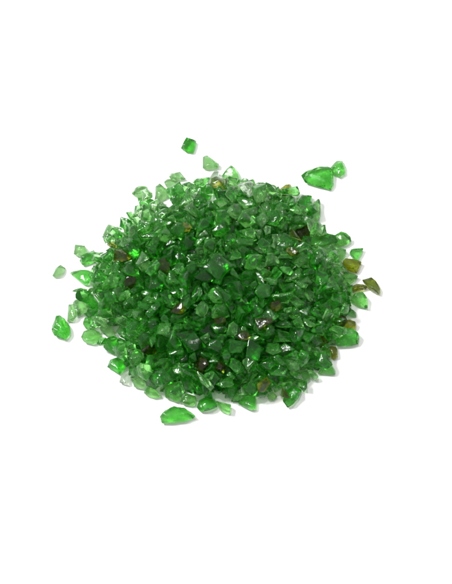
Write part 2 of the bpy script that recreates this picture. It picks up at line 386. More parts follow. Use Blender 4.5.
# ------------------------------------------------------------------ the heap: poses of chips come to rest on one another
# shape, size, position x y z, quaternion w x y z (thousandths; ten-thousandths for position), tone (varied, plus painted light and shade: paler rim and back, deeper low centre) | label
HEAP = '''
50 84 -260 -7 1779 259 -892 -359 -86 deep|large deep green narrow chip just out from the middle towards twelve o'clock
92 66 -1140 -2710 1190 257 -828 499 27 deep|large deep green chunky chip on the slope halfway to seven o'clock
6 68 833 -2948 1135 102 -918 130 -361 deep|large deep green wedge-shaped chip on the slope halfway to five o'clock
33 68 309 -783 1493 59 662 572 481 deep|large deep green flat chip at the very middle
30 54 -2140 -3816 774 111 -197 974 -14 deep|large deep green wedge-shaped chip at the seven o'clock edge
72 68 1239 3502 1150 269 -531 -803 31 pale|large pale green chunky chip at the one o'clock edge
92 67 770 2221 1505 653 -88 -21 -752 light|large light green chunky chip on the lower slope towards one o'clock
0 67 2407 -2333 1099 747 -395 -359 397 deep|large deep green chunky chip on the lower slope towards four o'clock
80 68 -1396 -507 1638 412 475 -739 -242 deep|large deep green chunky chip just out from the middle towards ten o'clock
48 65 3332 -3064 434 800 341 -21 -493 deep|mid-sized deep green chunky chip at the four o'clock edge
65 68 -2789 -3654 1013 275 291 788 467 light|mid-sized light green flat chip at the seven o'clock edge, leftmost of three
40 68 -198 -1648 1466 362 -885 -59 286 light|mid-sized light green chunky chip just out from the middle towards six o'clock
43 68 386 -2881 1165 711 680 135 -116 deep|mid-sized deep green wedge-shaped chip on the slope halfway to six o'clock, right of two
50 62 2203 1333 1232 925 203 270 -174 deep|mid-sized deep green narrow chip on the lower slope towards two o'clock
72 68 996 326 1545 136 -366 474 -789 light|mid-sized light green chunky chip just out from the middle towards two o'clock
72 68 -199 1690 1554 705 -590 -353 173 mid|mid-sized bottle green chunky chip on the slope halfway to twelve o'clock
29 68 -776 1935 1512 556 810 163 96 deep|mid-sized deep green flat chip on the slope halfway to twelve o'clock
25 56 1268 -798 1451 939 186 272 102 mid|mid-sized bottle green flat chip just out from the middle towards three o'clock
63 68 -1342 1246 1345 901 345 17 263 deep|mid-sized deep green chunky chip on the slope halfway to eleven o'clock
56 68 -2923 2039 1153 99 424 -461 773 light|mid-sized light green chunky chip on the lower slope towards eleven o'clock
37 68 -3583 -2784 590 425 195 142 873 mid|mid-sized bottle green flat chip at the eight o'clock edge
82 79 1987 -966 1269 636 -759 -124 62 light|mid-sized light green narrow chip on the slope halfway to three o'clock, left of two
15 61 -369 -2898 1260 650 496 313 -483 deep|mid-sized deep green chunky chip on the slope halfway to six o'clock
77 68 -4079 -186 1005 93 127 -984 89 light|mid-sized light green flat chip on the lower slope towards nine o'clock
12 68 -2881 530 1283 923 -141 -311 177 pale|mid-sized pale green chunky chip on the slope halfway to ten o'clock
41 68 -741 -242 1475 344 -881 -326 5 deep|mid-sized deep green flat chip at the very middle
88 68 1779 -3524 840 680 -732 -2 -54 mid|mid-sized bottle green chunky chip at the five o'clock edge, left of two
21 65 -3348 1022 1135 225 404 689 557 deep|mid-sized deep green flat chip on the lower slope towards ten o'clock
95 54 -5067 -501 571 974 -160 90 -132 deep|mid-sized deep green chunky chip at the nine o'clock edge
30 68 -515 -2119 1037 90 60 983 -148 deep|mid-sized deep green wedge-shaped chip on the slope halfway to six o'clock, left of two
84 64 1712 2417 1161 159 658 701 224 mid|mid-sized bottle green chunky chip on the lower slope towards one o'clock
40 63 -3280 228 1188 866 -251 85 -424 deep|mid-sized deep green chunky chip on the lower slope towards nine o'clock
27 68 2676 747 991 576 -257 -94 -770 light|mid-sized light green wedge-shaped chip on the lower slope towards two o'clock
25 61 -2790 -2463 973 715 268 469 -444 deep|mid-sized deep green flat chip on the lower slope towards eight o'clock
50 60 -1824 3680 1014 69 -163 980 89 mid|mid-sized bottle green narrow chip at the eleven o'clock edge
31 59 -326 -1121 1697 343 525 -779 10 light|mid-sized light green chunky chip at the very middle
42 84 832 -151 1317 564 -753 -65 332 mid|mid-sized bottle green narrow chip just out from the middle towards two o'clock
16 68 -2102 1627 1264 553 -177 -197 -790 light|mid-sized light green chunky chip on the slope halfway to eleven o'clock
84 68 1977 -2365 896 183 950 92 -234 light|mid-sized light green chunky chip on the lower slope towards four o'clock, left of two
0 60 -3088 -3027 725 742 -337 -569 -110 light|mid-sized light green chunky chip at the seven o'clock edge
42 77 -3260 -1946 796 563 96 -61 -819 mid|mid-sized bottle green narrow chip on the lower slope towards eight o'clock
36 68 -3705 980 911 56 996 -69 27 olive|mid-sized olive brown chunky chip on the lower slope towards ten o'clock
51 68 -2076 664 1405 695 116 -406 582 deep|mid-sized deep green wedge-shaped chip on the slope halfway to ten o'clock
71 68 -142 2271 1357 69 640 527 555 light|mid-sized light green chunky chip on the lower slope towards twelve o'clock
68 65 354 2571 1284 432 -825 -361 -46 pale|mid-sized pale green chunky chip on the lower slope towards twelve o'clock, right of two
68 61 -2189 -2661 1056 624 214 746 -91 deep|mid-sized deep green chunky chip on the lower slope towards seven o'clock, left of two
41 62 -2442 -1434 1300 687 535 492 20 deep|mid-sized deep green flat chip on the slope halfway to eight o'clock
89 68 3371 -42 1044 465 1 115 878 deep|mid-sized deep green flat chip on the lower slope towards three o'clock
73 62 1632 -2826 1004 253 912 -287 149 light|mid-sized light green flat chip on the lower slope towards five o'clock
56 66 -777 -3416 867 202 548 -134 -801 dolive|mid-sized blackish olive chunky chip on the lower slope towards six o'clock
10 84 593 1208 1402 375 -925 -43 48 light|mid-sized light green narrow chip on the slope halfway to one o'clock
20 68 -2519 -7 1633 269 274 -424 -820 mid|mid-sized bottle green chunky chip on the slope halfway to ten o'clock
60 68 365 -3506 1076 432 -190 -720 509 mid|mid-sized bottle green chunky chip on the lower slope towards six o'clock
30 56 -2463 -380 1457 930 350 -78 79 deep|mid-sized deep green wedge-shaped chip on the slope halfway to nine o'clock
59 65 3910 -826 805 182 -528 159 -814 mid|mid-sized bottle green wedge-shaped chip at the three o'clock edge
12 64 868 -1908 1101 478 182 -132 -849 deep|mid-sized deep green chunky chip just out from the middle towards five o'clock
59 68 -1830 -2670 1249 43 428 534 -728 mid|mid-sized bottle green wedge-shaped chip on the slope halfway to seven o'clock
64 65 -601 955 1539 13 -591 227 -774 light|mid-sized light green chunky chip just out from the middle towards twelve o'clock
9 55 843 -4144 554 85 -251 -926 -270 deep|mid-sized deep green flat chip at the six o'clock edge, right of two
95 68 765 3778 1074 36 323 900 -290 clear|mid-sized nearly colourless chunky chip at the twelve o'clock edge
30 58 -2928 2776 819 502 -742 170 410 pale|mid-sized pale green wedge-shaped chip on the lower slope towards eleven o'clock
42 64 1341 -2026 1448 59 -986 -127 -92 dolive|mid-sized blackish olive narrow chip on the slope halfway to four o'clock
41 68 -1589 -1648 1158 220 725 621 -199 mid|mid-sized bottle green flat chip on the slope halfway to eight o'clock
60 68 3910 -1940 671 100 -992 58 58 light|mid-sized light green chunky chip at the four o'clock edge, right of two
9 66 1421 -2255 1204 23 -822 307 -478 deep|mid-sized deep green flat chip on the slope halfway to five o'clock
39 52 -834 -1592 1562 912 198 -46 357 light|mid-sized light green chunky chip just out from the middle towards seven o'clock
55 68 2719 -2663 615 445 -224 796 344 light|mid-sized light green chunky chip on the lower slope towards four o'clock, right of two
56 57 -2528 -1921 1024 405 48 230 -883 deep|mid-sized deep green chunky chip on the slope halfway to eight o'clock
62 59 217 3415 1187 268 -511 -777 252 pale|mid-sized pale green wedge-shaped chip at the twelve o'clock edge
7 61 -1275 -3990 540 152 875 -251 -384 deep|mid-sized deep green chunky chip at the six o'clock edge
80 68 2529 2551 622 292 211 823 -438 light|mid-sized light green chunky chip on the lower slope towards one o'clock
55 61 -4553 151 691 106 -333 -910 -222 mid|mid-sized bottle green chunky chip at the nine o'clock edge
77 63 3267 2087 953 359 185 -915 -16 light|mid-sized light green flat chip at the two o'clock edge
76 68 -1707 1678 1393 392 435 -638 501 mid|mid-sized bottle green chunky chip on the slope halfway to eleven o'clock
40 55 1052 -1540 1359 313 -771 440 -339 deep|mid-sized deep green chunky chip just out from the middle towards four o'clock
27 68 -273 4223 704 298 -429 159 -838 olive|mid-sized olive brown wedge-shaped chip at the twelve o'clock edge
74 61 1249 -4086 752 812 313 -136 473 olive|mid-sized olive brown narrow chip at the five o'clock edge
1 68 -1817 -322 1542 433 -312 80 -842 light|mid-sized light green flat chip just out from the middle towards ten o'clock
47 68 192 -4125 351 90 836 -140 524 mid|mid-sized bottle green chunky chip at the six o'clock edge
72 63 3155 599 1215 593 550 -493 -321 deep|mid-sized deep green chunky chip on the lower slope towards two o'clock
15 55 1400 -3374 990 133 381 912 -69 deep|mid-sized deep green chunky chip on the lower slope towards five o'clock
34 84 695 3033 1146 7 -978 183 -98 light|mid-sized light green narrow chip on the lower slope towards twelve o'clock
50 51 -2148 -2181 1239 53 -902 142 -404 light|mid-sized light green narrow chip on the slope halfway to eight o'clock
26 84 -731 -4001 896 801 -428 308 -285 pale|mid-sized pale green narrow chip on the lower slope towards six o'clock
86 53 -2022 -1046 1459 189 -456 -582 647 deep|mid-sized deep green wedge-shaped chip just out from the middle towards nine o'clock
13 68 -1266 -3714 893 372 900 145 -175 mid|mid-sized bottle green flat chip on the lower slope towards six o'clock
25 56 -2202 212 1517 160 686 -697 -134 dolive|mid-sized blackish olive flat chip on the slope halfway to ten o'clock
72 53 2618 -3093 757 832 409 75 368 mid|mid-sized bottle green chunky chip at the five o'clock edge, right of two
9 68 -2470 -3825 516 270 438 408 -754 deep|mid-sized deep green flat chip at the seven o'clock edge
78 68 -2447 2242 1141 357 70 -162 918 light|mid-sized light green wedge-shaped chip on the lower slope towards eleven o'clock
22 50 1606 579 1251 728 -491 -353 -322 pale|mid-sized pale green wedge-shaped chip on the slope halfway to two o'clock
4 64 2403 4043 455 935 -284 82 195 mid|mid-sized bottle green chunky chip at the one o'clock edge
0 50 -2604 860 1402 730 81 -485 475 deep|mid-sized deep green chunky chip on the slope halfway to ten o'clock
13 68 2362 24 1084 956 -284 -60 42 light|mid-sized light green flat chip on the slope halfway to three o'clock
84 60 -1225 2661 1207 154 905 -195 -345 pale|mid-sized pale green chunky chip on the lower slope towards twelve o'clock, left of two
89 54 205 -2275 1331 173 -310 920 169 light|mid-sized light green flat chip on the slope halfway to five o'clock
28 58 -1042 -869 1401 435 -178 844 -257 deep|mid-sized deep green chunky chip at the very middle
13 67 455 -1655 1266 860 -142 -478 110 mid|mid-sized bottle green flat chip just out from the middle towards five o'clock
59 63 -3044 -1464 1002 105 83 -762 -634 light|mid-sized light green wedge-shaped chip on the slope halfway to eight o'clock
13 59 -43 -3986 771 963 -197 176 45 light|mid-sized light green flat chip at the six o'clock edge, right of two
16 50 -1645 -1487 1441 961 139 -214 -108 dolive|mid-sized blackish olive chunky chip just out from the middle towards eight o'clock
53 66 -1434 3091 1257 376 177 -78 -906 pale|mid-sized pale green flat chip on the lower slope towards eleven o'clock
62 68 2019 -2830 833 658 -726 -155 124 mid|mid-sized bottle green wedge-shaped chip on the lower slope towards five o'clock
78 60 2281 -3298 770 684 408 -335 -503 pale|mid-sized pale green wedge-shaped chip at the five o'clock edge
27 55 1309 2273 1263 664 -178 -27 -726 pale|mid-sized pale green wedge-shaped chip on the lower slope towards one o'clock
71 65 770 -828 1148 92 877 243 404 deep|mid-sized deep green chunky chip just out from the middle towards three o'clock
76 60 3181 -1993 826 972 114 49 200 mid|mid-sized bottle green chunky chip on the lower slope towards four o'clock
66 84 3755 -113 773 767 -186 -35 -614 light|mid-sized light green narrow chip on the lower slope towards three o'clock
54 53 -1606 -4181 490 292 368 -640 -608 mid|mid-sized bottle green wedge-shaped chip at the seven o'clock edge
74 77 1431 -1714 1300 973 -55 -188 118 mid|mid-sized bottle green narrow chip on the slope halfway to four o'clock
95 52 -2218 -3251 717 562 -648 -513 -15 light|mid-sized light green chunky chip on the lower slope towards seven o'clock
16 68 -4236 -927 715 488 280 528 -636 light|mid-sized light green chunky chip on the lower slope towards nine o'clock
4 54 -1715 -2976 985 848 -500 -126 123 mid|mid-sized bottle green chunky chip on the lower slope towards seven o'clock
61 65 -4235 -1287 603 33 427 -578 694 light|mid-sized light green flat chip on the lower slope towards eight o'clock
8 68 3065 3206 388 246 486 -57 -836 light|mid-sized light green chunky chip at the one o'clock edge
14 55 1339 1115 1343 590 216 -424 652 mid|mid-sized bottle green wedge-shaped chip on the slope halfway to one o'clock
42 65 1123 -3560 772 174 874 -130 -436 mid|mid-sized bottle green narrow chip on the lower slope towards five o'clock
27 68 -36 -1115 1590 758 -570 225 -224 deep|mid-sized deep green wedge-shaped chip at the very middle
59 68 -527 2773 1162 3 -506 696 509 light|mid-sized light green wedge-shaped chip on the lower slope towards twelve o'clock
15 53 808 1557 1438 57 -18 -198 -978 light|mid-sized light green chunky chip on the slope halfway to one o'clock
51 51 -3995 -804 1011 134 125 816 -549 mid|mid-sized bottle green wedge-shaped chip on the lower slope towards nine o'clock
81 67 -2908 3780 560 317 712 543 314 pale|mid-sized pale green flat chip at the eleven o'clock edge, left of two
26 83 -2147 -379 1483 250 -411 -876 -34 mid|mid-sized bottle green narrow chip on the slope halfway to nine o'clock
33 68 -2628 -2731 898 407 -751 71 515 dolive|mid-sized blackish olive flat chip on the lower slope towards seven o'clock
60 68 3100 -2281 542 456 -141 -867 143 light|mid-sized light green chunky chip at the four o'clock edge, left of two
52 68 -1425 -3078 670 591 -523 -579 204 deep|mid-sized deep green chunky chip on the lower slope towards seven o'clock, right of two
82 78 1895 -3323 1045 207 753 252 -571 light|mid-sized light green narrow chip on the lower slope towards five o'clock
87 53 -977 3343 889 875 141 -23 -463 deep|mid-sized deep green chunky chip on the lower slope towards twelve o'clock
62 55 -3182 -2271 883 51 107 -963 243 light|mid-sized light green wedge-shaped chip on the lower slope towards eight o'clock
74 63 2441 -1027 1103 320 873 -363 -56 light|mid-sized light green narrow chip on the slope halfway to three o'clock, right of two
80 54 -3389 -268 1091 708 153 421 -546 dolive|mid-sized blackish olive chunky chip on the lower slope towards nine o'clock
32 68 3939 101 539 46 -708 -569 -415 light|mid-sized light green chunky chip at the three o'clock edge
42 57 -1683 -707 1369 622 314 292 656 mid|mid-sized bottle green narrow chip just out from the middle towards nine o'clock
70 60 -4420 -1544 614 918 283 -208 -183 pale|mid-sized pale green wedge-shaped chip at the eight o'clock edge
60 57 -246 -2168 1236 882 443 115 -109 mid|small bottle green chunky chip just out from the middle towards six o'clock
34 68 2017 -1864 1050 976 -196 -30 -85 deep|small deep green narrow chip on the slope halfway to four o'clock
82 81 -1344 -2434 1116 221 -235 50 -945 deep|small deep green narrow chip on the slope halfway to seven o'clock
41 56 -3156 1400 1344 487 369 -791 -37 mid|small bottle green flat chip on the lower slope towards ten o'clock, left of two
47 68 2111 -3576 330 131 192 668 707 mid|small bottle green chunky chip at the five o'clock edge
51 52 2241 -673 1294 204 -765 -430 434 deep|small deep green wedge-shaped chip on the slope halfway to three o'clock
57 51 3167 -1363 881 920 -150 356 -69 deep|small deep green flat chip on the lower slope towards four o'clock
64 60 -1204 48 1560 362 -227 -849 -310 mid|small bottle green chunky chip just out from the middle towards ten o'clock, right of two
9 45 612 -2463 1274 966 134 204 80 dolive|small blackish olive flat chip on the slope halfway to five o'clock
80 45 1739 -1305 1242 128 68 -985 -88 dolive|small blackish olive chunky chip on the slope halfway to four o'clock
19 65 2851 -2350 941 57 698 -640 315 mid|small bottle green wedge-shaped chip on the lower slope towards four o'clock
91 65 1685 -23 1213 100 145 -302 -937 mid|small bottle green wedge-shaped chip on the slope halfway to two o'clock
45 68 -1754 2626 964 122 -106 167 972 mid|small bottle green flat chip on the lower slope towards eleven o'clock
87 47 785 -3324 889 232 429 0 -873 pale|small pale green chunky chip on the lower slope towards five o'clock
54 67 3439 -436 935 505 -152 -273 -804 mid|small bottle green wedge-shaped chip on the lower slope towards three o'clock
77 68 1624 3833 929 639 -210 499 546 light|small light green flat chip at the one o'clock edge, left of two
56 51 2414 -1419 963 862 183 -464 -98 light|small light green chunky chip on the slope halfway to four o'clock
40 53 -4506 -326 864 315 -827 -94 457 pale|small pale green chunky chip at the nine o'clock edge
12 44 3542 -1336 709 59 402 -536 740 pale|small pale green chunky chip on the lower slope towards four o'clock
63 49 639 869 1302 168 -607 -776 -31 deep|small deep green chunky chip just out from the middle towards one o'clock, farther of two
42 56 2243 -3115 995 151 139 582 -787 mid|small bottle green narrow chip on the lower slope towards five o'clock
19 47 -3677 -1556 705 9 67 957 282 light|small light green wedge-shaped chip on the lower slope towards eight o'clock
51 50 -121 3144 1168 358 114 851 -366 pale|small pale green wedge-shaped chip on the lower slope towards twelve o'clock
28 67 -2348 2621 1078 416 181 820 -348 pale|small pale green chunky chip on the lower slope towards eleven o'clock
56 68 1588 -612 1162 40 -817 533 -218 deep|small deep green chunky chip on the slope halfway to three o'clock
8 48 -1832 3271 1023 209 -321 -896 -224 mid|small bottle green chunky chip on the lower slope towards eleven o'clock
71 46 -1646 135 1404 13 565 -823 52 mid|small bottle green chunky chip just out from the middle towards ten o'clock, left of two
90 78 2674 1197 1050 798 -577 -174 21 mid|small bottle green narrow chip on the lower slope towards two o'clock
15 52 3889 1079 721 159 -565 -248 770 light|small light green chunky chip at the two o'clock edge
17 68 -3370 2600 852 132 854 -342 -368 light|small light green flat chip at the eleven o'clock edge
82 84 -4030 412 758 718 25 -363 594 mid|small bottle green narrow chip on the lower slope towards nine o'clock
37 56 -3950 2183 427 332 135 244 901 deep|small deep green flat chip at the ten o'clock edge
48 46 -4192 932 800 828 453 -119 309 mid|small bottle green chunky chip on the lower slope towards ten o'clock
0 46 -179 -3498 936 732 -536 374 191 dolive|small blackish olive chunky chip on the lower slope towards six o'clock
63 54 2389 925 1263 869 -455 -70 -182 olive|small olive brown chunky chip on the lower slope towards two o'clock
81 58 2518 -1826 1011 184 -693 627 305 light|small light green flat chip on the lower slope towards four o'clock
88 52 100 1287 1501 482 239 742 401 deep|small deep green chunky chip on the slope halfway to twelve o'clock
38 62 2068 769 1133 5 -55 -997 61 light|small light green wedge-shaped chip on the slope halfway to two o'clock
94 56 -1382 -1269 1341 848 -302 -236 366 mid|small bottle green wedge-shaped chip just out from the middle towards eight o'clock
95 55 3565 -988 659 425 -724 -343 422 light|small light green chunky chip on the lower slope towards three o'clock, right of two
45 61 -2734 1603 1190 986 42 -92 -131 mid|small bottle green flat chip on the lower slope towards ten o'clock, right of two
91 49 43 -3188 1085 760 -300 564 -119 mid|small bottle green wedge-shaped chip on the lower slope towards six o'clock
74 61 -4554 1016 606 26 -86 -94 -992 mid|small bottle green narrow chip at the ten o'clock edge
13 63 2865 196 912 810 -577 -90 50 mid|small bottle green flat chip on the lower slope towards three o'clock, farther of two
38 48 313 606 1505 600 786 10 150 deep|small deep green wedge-shaped chip just out from the middle towards one o'clock
44 47 2924 -700 948 114 795 -590 -84 light|small light green chunky chip on the lower slope towards three o'clock, left of two
3 60 -2815 -1294 1193 645 728 30 -231 mid|small bottle green wedge-shaped chip on the slope halfway to eight o'clock, left of two
29 45 -3538 -816 1141 186 -401 685 579 light|small light green flat chip on the lower slope towards nine o'clock
82 61 2723 -1356 881 92 -987 -124 -47 mid|small bottle green narrow chip on the lower slope towards four o'clock
24 45 -646 3817 883 808 -80 359 -460 mid|small bottle green chunky chip at the twelve o'clock edge
55 51 1388 -16 1264 518 551 -38 653 light|small light green chunky chip just out from the middle towards two o'clock
73 57 -3174 -1071 1194 82 465 -131 872 light|small light green flat chip on the slope halfway to nine o'clock
6 53 -2118 -1390 1154 674 -96 725 -100 mid|small bottle green wedge-shaped chip on the slope halfway to eight o'clock, right of two
92 42 2097 59 1399 332 798 -464 191 mid|small bottle green chunky chip on the slope halfway to two o'clock
86 65 1983 2654 1195 227 492 -826 -155 pale|small pale green wedge-shaped chip on the lower slope towards one o'clock
95 68 -2552 -351 1083 663 389 -328 549 mid|small bottle green chunky chip on the slope halfway to nine o'clock
92 50 -1803 -3515 463 256 -120 -950 -133 mid|small bottle green chunky chip on the lower slope towards seven o'clock
38 52 -953 -2134 1360 169 -231 177 942 deep|small deep green wedge-shaped chip just out from the middle towards seven o'clock
9 54 -2825 -1866 998 247 578 493 602 mid|small bottle green flat chip on the slope halfway to eight o'clock, left of two
63 46 -245 -2003 1473 780 -311 34 542 dolive|small blackish olive chunky chip just out from the middle towards six o'clock
61 56 -3122 -632 1139 228 -476 474 -705 deep|small deep green flat chip on the slope halfway to nine o'clock
51 40 2620 -3857 181 45 -76 -675 732 mid|small bottle green wedge-shaped chip at the five o'clock edge
49 68 -769 -4024 552 739 -416 230 -478 deep|small deep green flat chip at the six o'clock edge
12 61 186 -383 1211 690 -86 -116 -709 mid|small bottle green chunky chip at the very middle
21 46 -733 -1910 1357 372 45 -477 -795 deep|small deep green flat chip just out from the middle towards seven o'clock
61 68 3406 537 850 546 309 -392 673 pale|small pale green flat chip on the lower slope towards two o'clock
56 68 -3265 1882 962 610 74 -736 -284 pale|small pale green chunky chip on the lower slope towards ten o'clock
61 61 1938 3069 930 98 -118 224 -962 mid|small bottle green flat chip at the one o'clock edge
59 61 -3650 2462 624 452 -235 363 -780 mid|small bottle green wedge-shaped chip at the ten o'clock edge
43 48 -1679 -3505 717 544 576 -381 -477 light|small light green wedge-shaped chip on the lower slope towards seven o'clock
39 56 -3346 -1078 928 409 398 -135 810 light|small light green chunky chip on the lower slope towards nine o'clock
64 67 1533 -3602 424 559 279 -393 674 deep|small deep green chunky chip at the five o'clock edge
30 66 -3496 -1241 591 185 -824 -245 476 mid|small bottle green wedge-shaped chip on the lower slope towards eight o'clock
10 84 -2653 -3358 775 508 567 476 440 mid|small bottle green narrow chip on the lower slope towards seven o'clock
46 52 2427 3274 766 622 -599 -503 24 mid|small bottle green wedge-shaped chip at the one o'clock edge
86 55 269 4276 673 502 -396 -488 -594 light|small light green wedge-shaped chip at the twelve o'clock edge, right of two
95 43 -2597 3119 1000 105 -837 476 -250 pale|small pale green chunky chip at the eleven o'clock edge
36 55 506 400 1175 794 -111 409 -436 deep|small deep green chunky chip just out from the middle towards one o'clock, nearer of two
16 48 3953 -1450 461 202 255 710 -624 mid|small bottle green chunky chip at the four o'clock edge
43 52 2425 -3582 504 278 -859 -8 430 light|small light green wedge-shaped chip at the five o'clock edge
59 68 -1413 4146 543 497 -81 -414 758 light|small light green wedge-shaped chip at the twelve o'clock edge, left of two
72 43 -1646 547 1412 406 -828 214 323 deep|small deep green chunky chip on the slope halfway to eleven o'clock
77 68 -3611 1701 550 172 794 583 -4 pale|small pale green flat chip on the lower slope towards ten o'clock
75 62 -4599 -1523 310 474 128 -109 -864 pale|small pale green wedge-shaped chip at the eight o'clock edge
44 49 2089 -3938 433 197 370 -792 444 light|small light green chunky chip at the five o'clock edge
33 64 -856 4439 414 16 -382 919 -100 mid|small bottle green flat chip at the twelve o'clock edge, farther of two
41 68 3325 -786 506 271 758 -399 439 mid|small bottle green flat chip on the lower slope towards three o'clock, nearer of two
0 39 -687 -2540 1211 479 806 30 346 pale|small pale green chunky chip on the slope halfway to six o'clock
94 51 2857 -1873 1023 265 -197 -50 943 light|small light green wedge-shaped chip on the lower slope towards four o'clock
64 41 -4321 -2238 436 816 -239 -194 489 deep|small deep green chunky chip at the eight o'clock edge
95 51 -477 -3874 766 307 141 220 -915 deep|small deep green chunky chip on the lower slope towards six o'clock
57 42 2575 2922 861 391 -60 -34 918 light|small light green flat chip at the one o'clock edge, right of two
41 50 2462 -559 1172 723 229 -58 -650 mid|small bottle green flat chip on the slope halfway to three o'clock
60 51 -1828 -3267 834 502 -343 303 734 deep|small deep green chunky chip on the lower slope towards seven o'clock
30 47 305 -160 1397 227 -48 -650 724 light|small light green wedge-shaped chip at the very middle
72 53 892 2719 1144 995 -85 22 -37 pale|small pale green chunky chip on the lower slope towards one o'clock
9 47 3328 -681 834 108 366 -712 590 deep|small deep green flat chip on the lower slope towards three o'clock
16 37 4202 -1072 654 618 -514 -592 61 mid|small bottle green chunky chip at the three o'clock edge
91 52 -3705 -613 981 855 -125 9 -503 pale|small pale green wedge-shaped chip on the lower slope towards nine o'clock
58 62 -2645 -1036 1233 705 696 -134 0 light|small light green narrow chip on the slope halfway to nine o'clock
26 60 1198 -260 1383 859 76 28 -506 deep|small deep green narrow chip just out from the middle towards two o'clock
90 70 -1093 586 1424 18 -396 320 -860 pale|small pale green narrow chip just out from the middle towards eleven o'clock
65 47 -4712 -1040 448 278 -55 -208 -936 deep|small deep green flat chip at the nine o'clock edge
5 48 -2070 -1796 1109 226 -760 604 86 mid|small bottle green flat chip on the slope halfway to eight o'clock, right of two
95 48 -821 2489 1188 754 262 399 450 mid|small bottle green chunky chip on the lower slope towards twelve o'clock
81 64 2846 3139 541 230 569 500 611 pale|small pale green flat chip at the one o'clock edge
67 57 1805 1533 1000 359 566 -97 -736 pale|small pale green wedge-shaped chip on the slope halfway to one o'clock
45 64 -1167 -3116 862 455 253 824 -223 mid|small bottle green flat chip on the lower slope towards seven o'clock
'''
